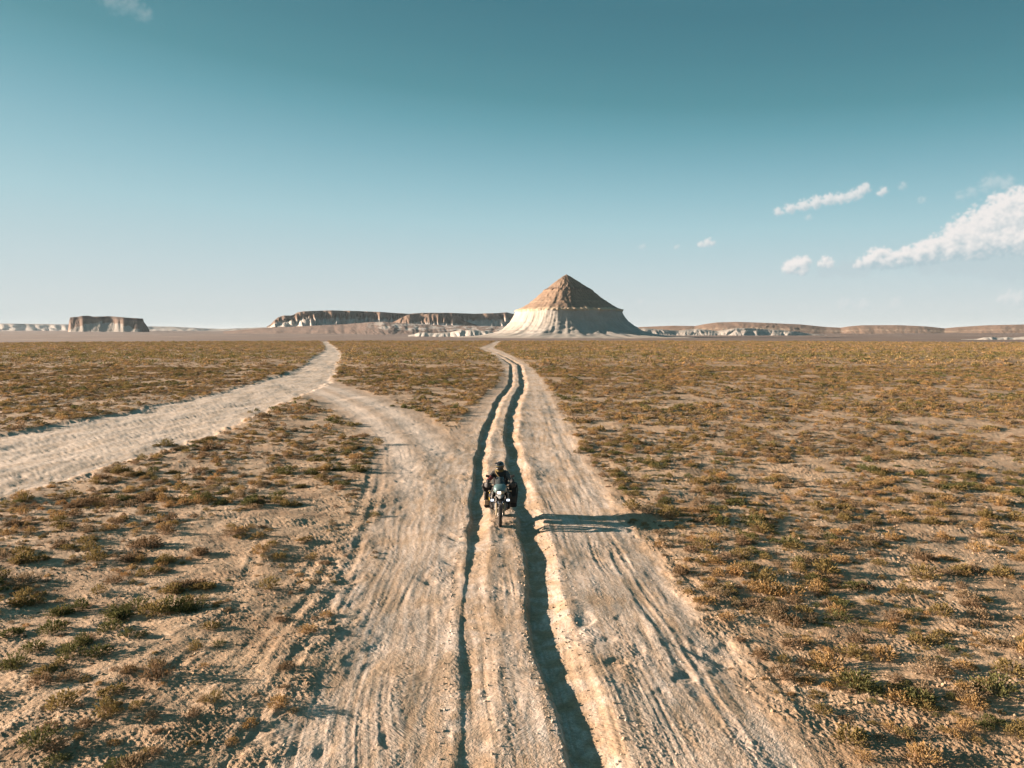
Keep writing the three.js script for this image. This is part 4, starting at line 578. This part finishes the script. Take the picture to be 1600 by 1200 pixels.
  const rb = mesh('roll_bag', (() => { const g = bag(0.28, 0.22, 0.44, -0.40, 0.94, -0.60, 8, 0.06); return g; })(), paint.cloth, bike); mesh('strap', join(tube([[-0.27, 0.92, -0.45], [-0.40, 1.07, -0.45], [-0.54, 0.94, -0.45]], 0.014), tube([[-0.27, 0.92, -0.74], [-0.40, 1.07, -0.74], [-0.54, 0.94, -0.74]], 0.014)), paint.black, rb);
  mesh('coiled_rope', new THREE.TorusGeometry(0.085, 0.022, 8, 22).rotateY(0.5).translate(-0.46, 1.02, -0.36), paint.black, bike);
  mesh('top_bag', bag(0.46, 0.26, 0.30, 0.02, 1.09, -0.83, 11, 0.05), paint.cloth, bike);
  mesh('tank_bag', bag(0.22, 0.14, 0.24, 0, 1.10, 0.02, 13, 0.05), paint.cloth, bike);
  // lamps are lit
  const lamp = (x, y, z, c, i, r) => { const l = new THREE.SpotLight(new THREE.Color().setRGB(...c), i, 30, 0.7, 0.8, 2); l.name = 'lamp_beam'; l.castShadow = true; l.shadow.radius = r; l.position.set(x, y, z); l.target.position.set(x, y - 0.6, z + 5); l.target.name = 'lamp_aim'; bike.add(l, l.target); };
  lamp(-0.028, 0.97, 0.64, [1, 0.82, 0.62], 0.3, 2); lamp(-0.235, 0.728, 0.50, [0.75, 0.86, 1], 0.2, 2); lamp(0.235, 0.728, 0.50, [0.75, 0.86, 1], 0.2, 2);
}
// ---------------------------------------------------------------- rider
{
  const rider = put(new THREE.Group(), 'person'); rider.position.copy(bike.position); rider.rotation.copy(bike.rotation);
  tag(rider, 'person in black riding gear and helmet riding the loaded motorcycle', 'person');
  const bones = [], add = (a, b, ra, rb, tone) => bones.push([V(...a), V(...b), ra, rb, tone]);
  const BLK = [0.017, 0.017, 0.018], GRY = [0.07, 0.072, 0.07], OLV = [0.10, 0.085, 0.035], RED = [0.20, 0.045, 0.045], BOOT = [0.03, 0.026, 0.022], SKIN = [0.30, 0.19, 0.13];
  add([0, 0.99, -0.36], [0, 1.12, -0.34], 0.155, 0.15, BLK); add([0, 1.12, -0.34], [0, 1.34, -0.26], 0.15, 0.17, BLK); add([-0.10, 1.40, -0.25], [0.10, 1.40, -0.25], 0.125, 0.125, BLK); add([0, 1.44, -0.24], [0, 1.56, -0.20], 0.075, 0.065, OLV); add([0, 1.62, -0.18], [0, 1.68, -0.175], 0.09, 0.09, SKIN);
  for (const s of [-1, 1]) {
    const sh = [s * 0.185, 1.425, -0.25], el = [s * 0.365, 1.215, -0.06], wr = [s * 0.365, 1.195, 0.135];
    add(sh, [(sh[0] + el[0]) / 2, (sh[1] + el[1]) / 2, (sh[2] + el[2]) / 2], 0.082, 0.07, s < 0 ? BLK : GRY); add([(sh[0] + el[0]) / 2, (sh[1] + el[1]) / 2, (sh[2] + el[2]) / 2], el, 0.07, 0.06, s < 0 ? RED : GRY); add(el, wr, 0.06, 0.042, BLK);
    add(wr, [s * 0.368, 1.195, 0.205], 0.042, 0.045, BOOT);
    for (let f = 0; f < 4; f++) { const x = s * (0.335 + f * 0.024), z = 0.22 - f * 0.012; add([x, 1.205, z - 0.02], [x, 1.205, z + 0.025], 0.012, 0.011, BOOT); add([x, 1.205, z + 0.025], [x, 1.165, z + 0.028], 0.011, 0.010, BOOT); add([x, 1.165, z + 0.028], [x, 1.15, z + 0.004], 0.010, 0.009, BOOT); }
    add([s * 0.32, 1.185, 0.18], [s * 0.31, 1.16, 0.215], 0.013, 0.011, BOOT);
    const hip = [s * 0.10, 0.985, -0.32], kn = [s * 0.255, 0.80, 0.09], an = [s * 0.235, 0.46, -0.17];
    add(hip, kn, 0.112, 0.082, BLK); add(kn, an, 0.08, 0.058, BLK); add([s * 0.235, 0.60, -0.07], [s * 0.235, 0.43, -0.18], 0.072, 0.065, BOOT); add([s * 0.235, 0.415, -0.20], [s * 0.245, 0.405, 0.04], 0.05, 0.038, BOOT);
  }
  const sd = (p) => { let d = 9, best = null, bd = 9; const ab = new THREE.Vector3(), ap = new THREE.Vector3(); for (const b of bones) { ab.subVectors(b[1], b[0]); ap.subVectors(p, b[0]); const h = clamp(ap.dot(ab) / (ab.lengthSq() || 1)), q = ap.addScaledVector(ab, -h).length() - lerp(b[2], b[3], h), k = Math.min(0.035, 1.2 * Math.min(b[2], b[3])); const e = clamp(0.5 + 0.5 * (d - q) / k); d = lerp(d, q, e) - k * e * (1 - e); if (q < bd) { bd = q; best = b; } } return [d, best]; };
  const n = 104, half = 0.75, c0 = V(0, 1.08, -0.1), mc = new MarchingCubes(n, new THREE.MeshStandardMaterial(), false, false, 160000), p = new THREE.Vector3();
  mc.isolation = 0;
  for (let z = 0; z < n; z++) for (let y = 0; y < n; y++) for (let x = 0; x < n; x++) { p.set(c0.x + ((x - n / 2) / (n / 2)) * half, c0.y + ((y - n / 2) / (n / 2)) * half, c0.z + ((z - n / 2) / (n / 2)) * half); mc.field[z * n * n + y * n + x] = -sd(p)[0]; }
  mc.update();
  const cnt = mc.count, P = new Float32Array(cnt * 3), C = new Float32Array(cnt * 3);
  for (let i = 0; i < cnt; i++) { p.fromArray(mc.positionArray, i * 3).multiplyScalar(half).add(c0); p.toArray(P, i * 3); const t = sd(p)[1][4]; C.set(t, i * 3); }
  let g = new THREE.BufferGeometry(); g.setAttribute('position', new THREE.BufferAttribute(P, 3)); g.setAttribute('color', new THREE.BufferAttribute(C, 3)); g = mergeVertices(g, 1e-4); g.computeVertexNormals();
  console.log('rider triangles', cnt / 3);
  mesh('body', g, new THREE.MeshStandardMaterial({ vertexColors: true, roughness: 0.85 }), rider);
  const head = put(new THREE.Group(), 'helmet', rider); head.position.set(0, 1.665, -0.17); head.rotation.set(0.12, -0.5, 0.05);   // looking off to one side
  const shell = new THREE.SphereGeometry(0.135, 40, 30), q = shell.attributes.position;
  for (let i = 0; i < q.count; i++) { let x = q.getX(i), y = q.getY(i), z = q.getZ(i); x *= 0.93; z *= 1.1; if (y < -0.03) { z += z > 0 ? 0.035 * sstep(-0.03, -0.1, y) : 0; y *= 1.05; } if (z > 0.03 && y > -0.055 && y < 0.05) { const k = 1 - 0.10 * sstep(0.03, 0.08, z); z *= k; } q.setXYZ(i, x, y, z); }
  shell.computeVertexNormals(); mesh('shell', shell, M_([0.016, 0.017, 0.019], { roughness: 0.25, clearcoat: 0.8 }), head);
  mesh('visor', new THREE.SphereGeometry(0.139, 24, 12, Math.PI * 0.22, Math.PI * 0.56, Math.PI * 0.37, Math.PI * 0.24).scale(0.93, 1, 1.06), M_([0.03, 0.032, 0.03], { roughness: 0.08, clearcoat: 1 }), head);
  mesh('peak', loft([[0.06, 0.105, 0.095, 0.008], [0.13, 0.115, 0.09, 0.008], [0.20, 0.10, 0.07, 0.006], [0.225, 0.09, 0.04, 0.004]].map(([z, y, w, h]) => oval(z, y, w, h))), paint.black, head);
  mesh('goggle_strap', new THREE.TorusGeometry(0.137, 0.006, 6, 40).rotateX(Math.PI / 2).scale(0.94, 1.6, 1.08).translate(0, 0.005, 0), M_([0.13, 0.10, 0.03], { roughness: 0.9 }), head);
  const sc = new THREE.TorusGeometry(0.085, 0.036, 10, 30).rotateX(Math.PI / 2), sp = sc.attributes.position; for (let i = 0; i < sp.count; i++) { const k = 1 + 0.18 * N3(sp.getX(i) * 22, sp.getY(i) * 22, sp.getZ(i) * 22); sp.setXYZ(i, sp.getX(i) * k, sp.getY(i) * k * 1.4, sp.getZ(i) * k); } sc.computeVertexNormals(); sc.translate(-0.01, 1.525, -0.205);
  mesh('scarf', sc, M_([0.16, 0.125, 0.05], { roughness: 1 }), rider);
  const camBag = bagless(); mesh('chest_strap', camBag, M_([0.20, 0.14, 0.05], { roughness: 0.9 }), rider);
}
function bagless() { return tube([[-0.15, 1.50, -0.20], [-0.10, 1.42, -0.105], [0.0, 1.30, -0.07], [0.10, 1.18, -0.13]], 0.016); }
console.log('bike done');
renderer.render(scene, camera);
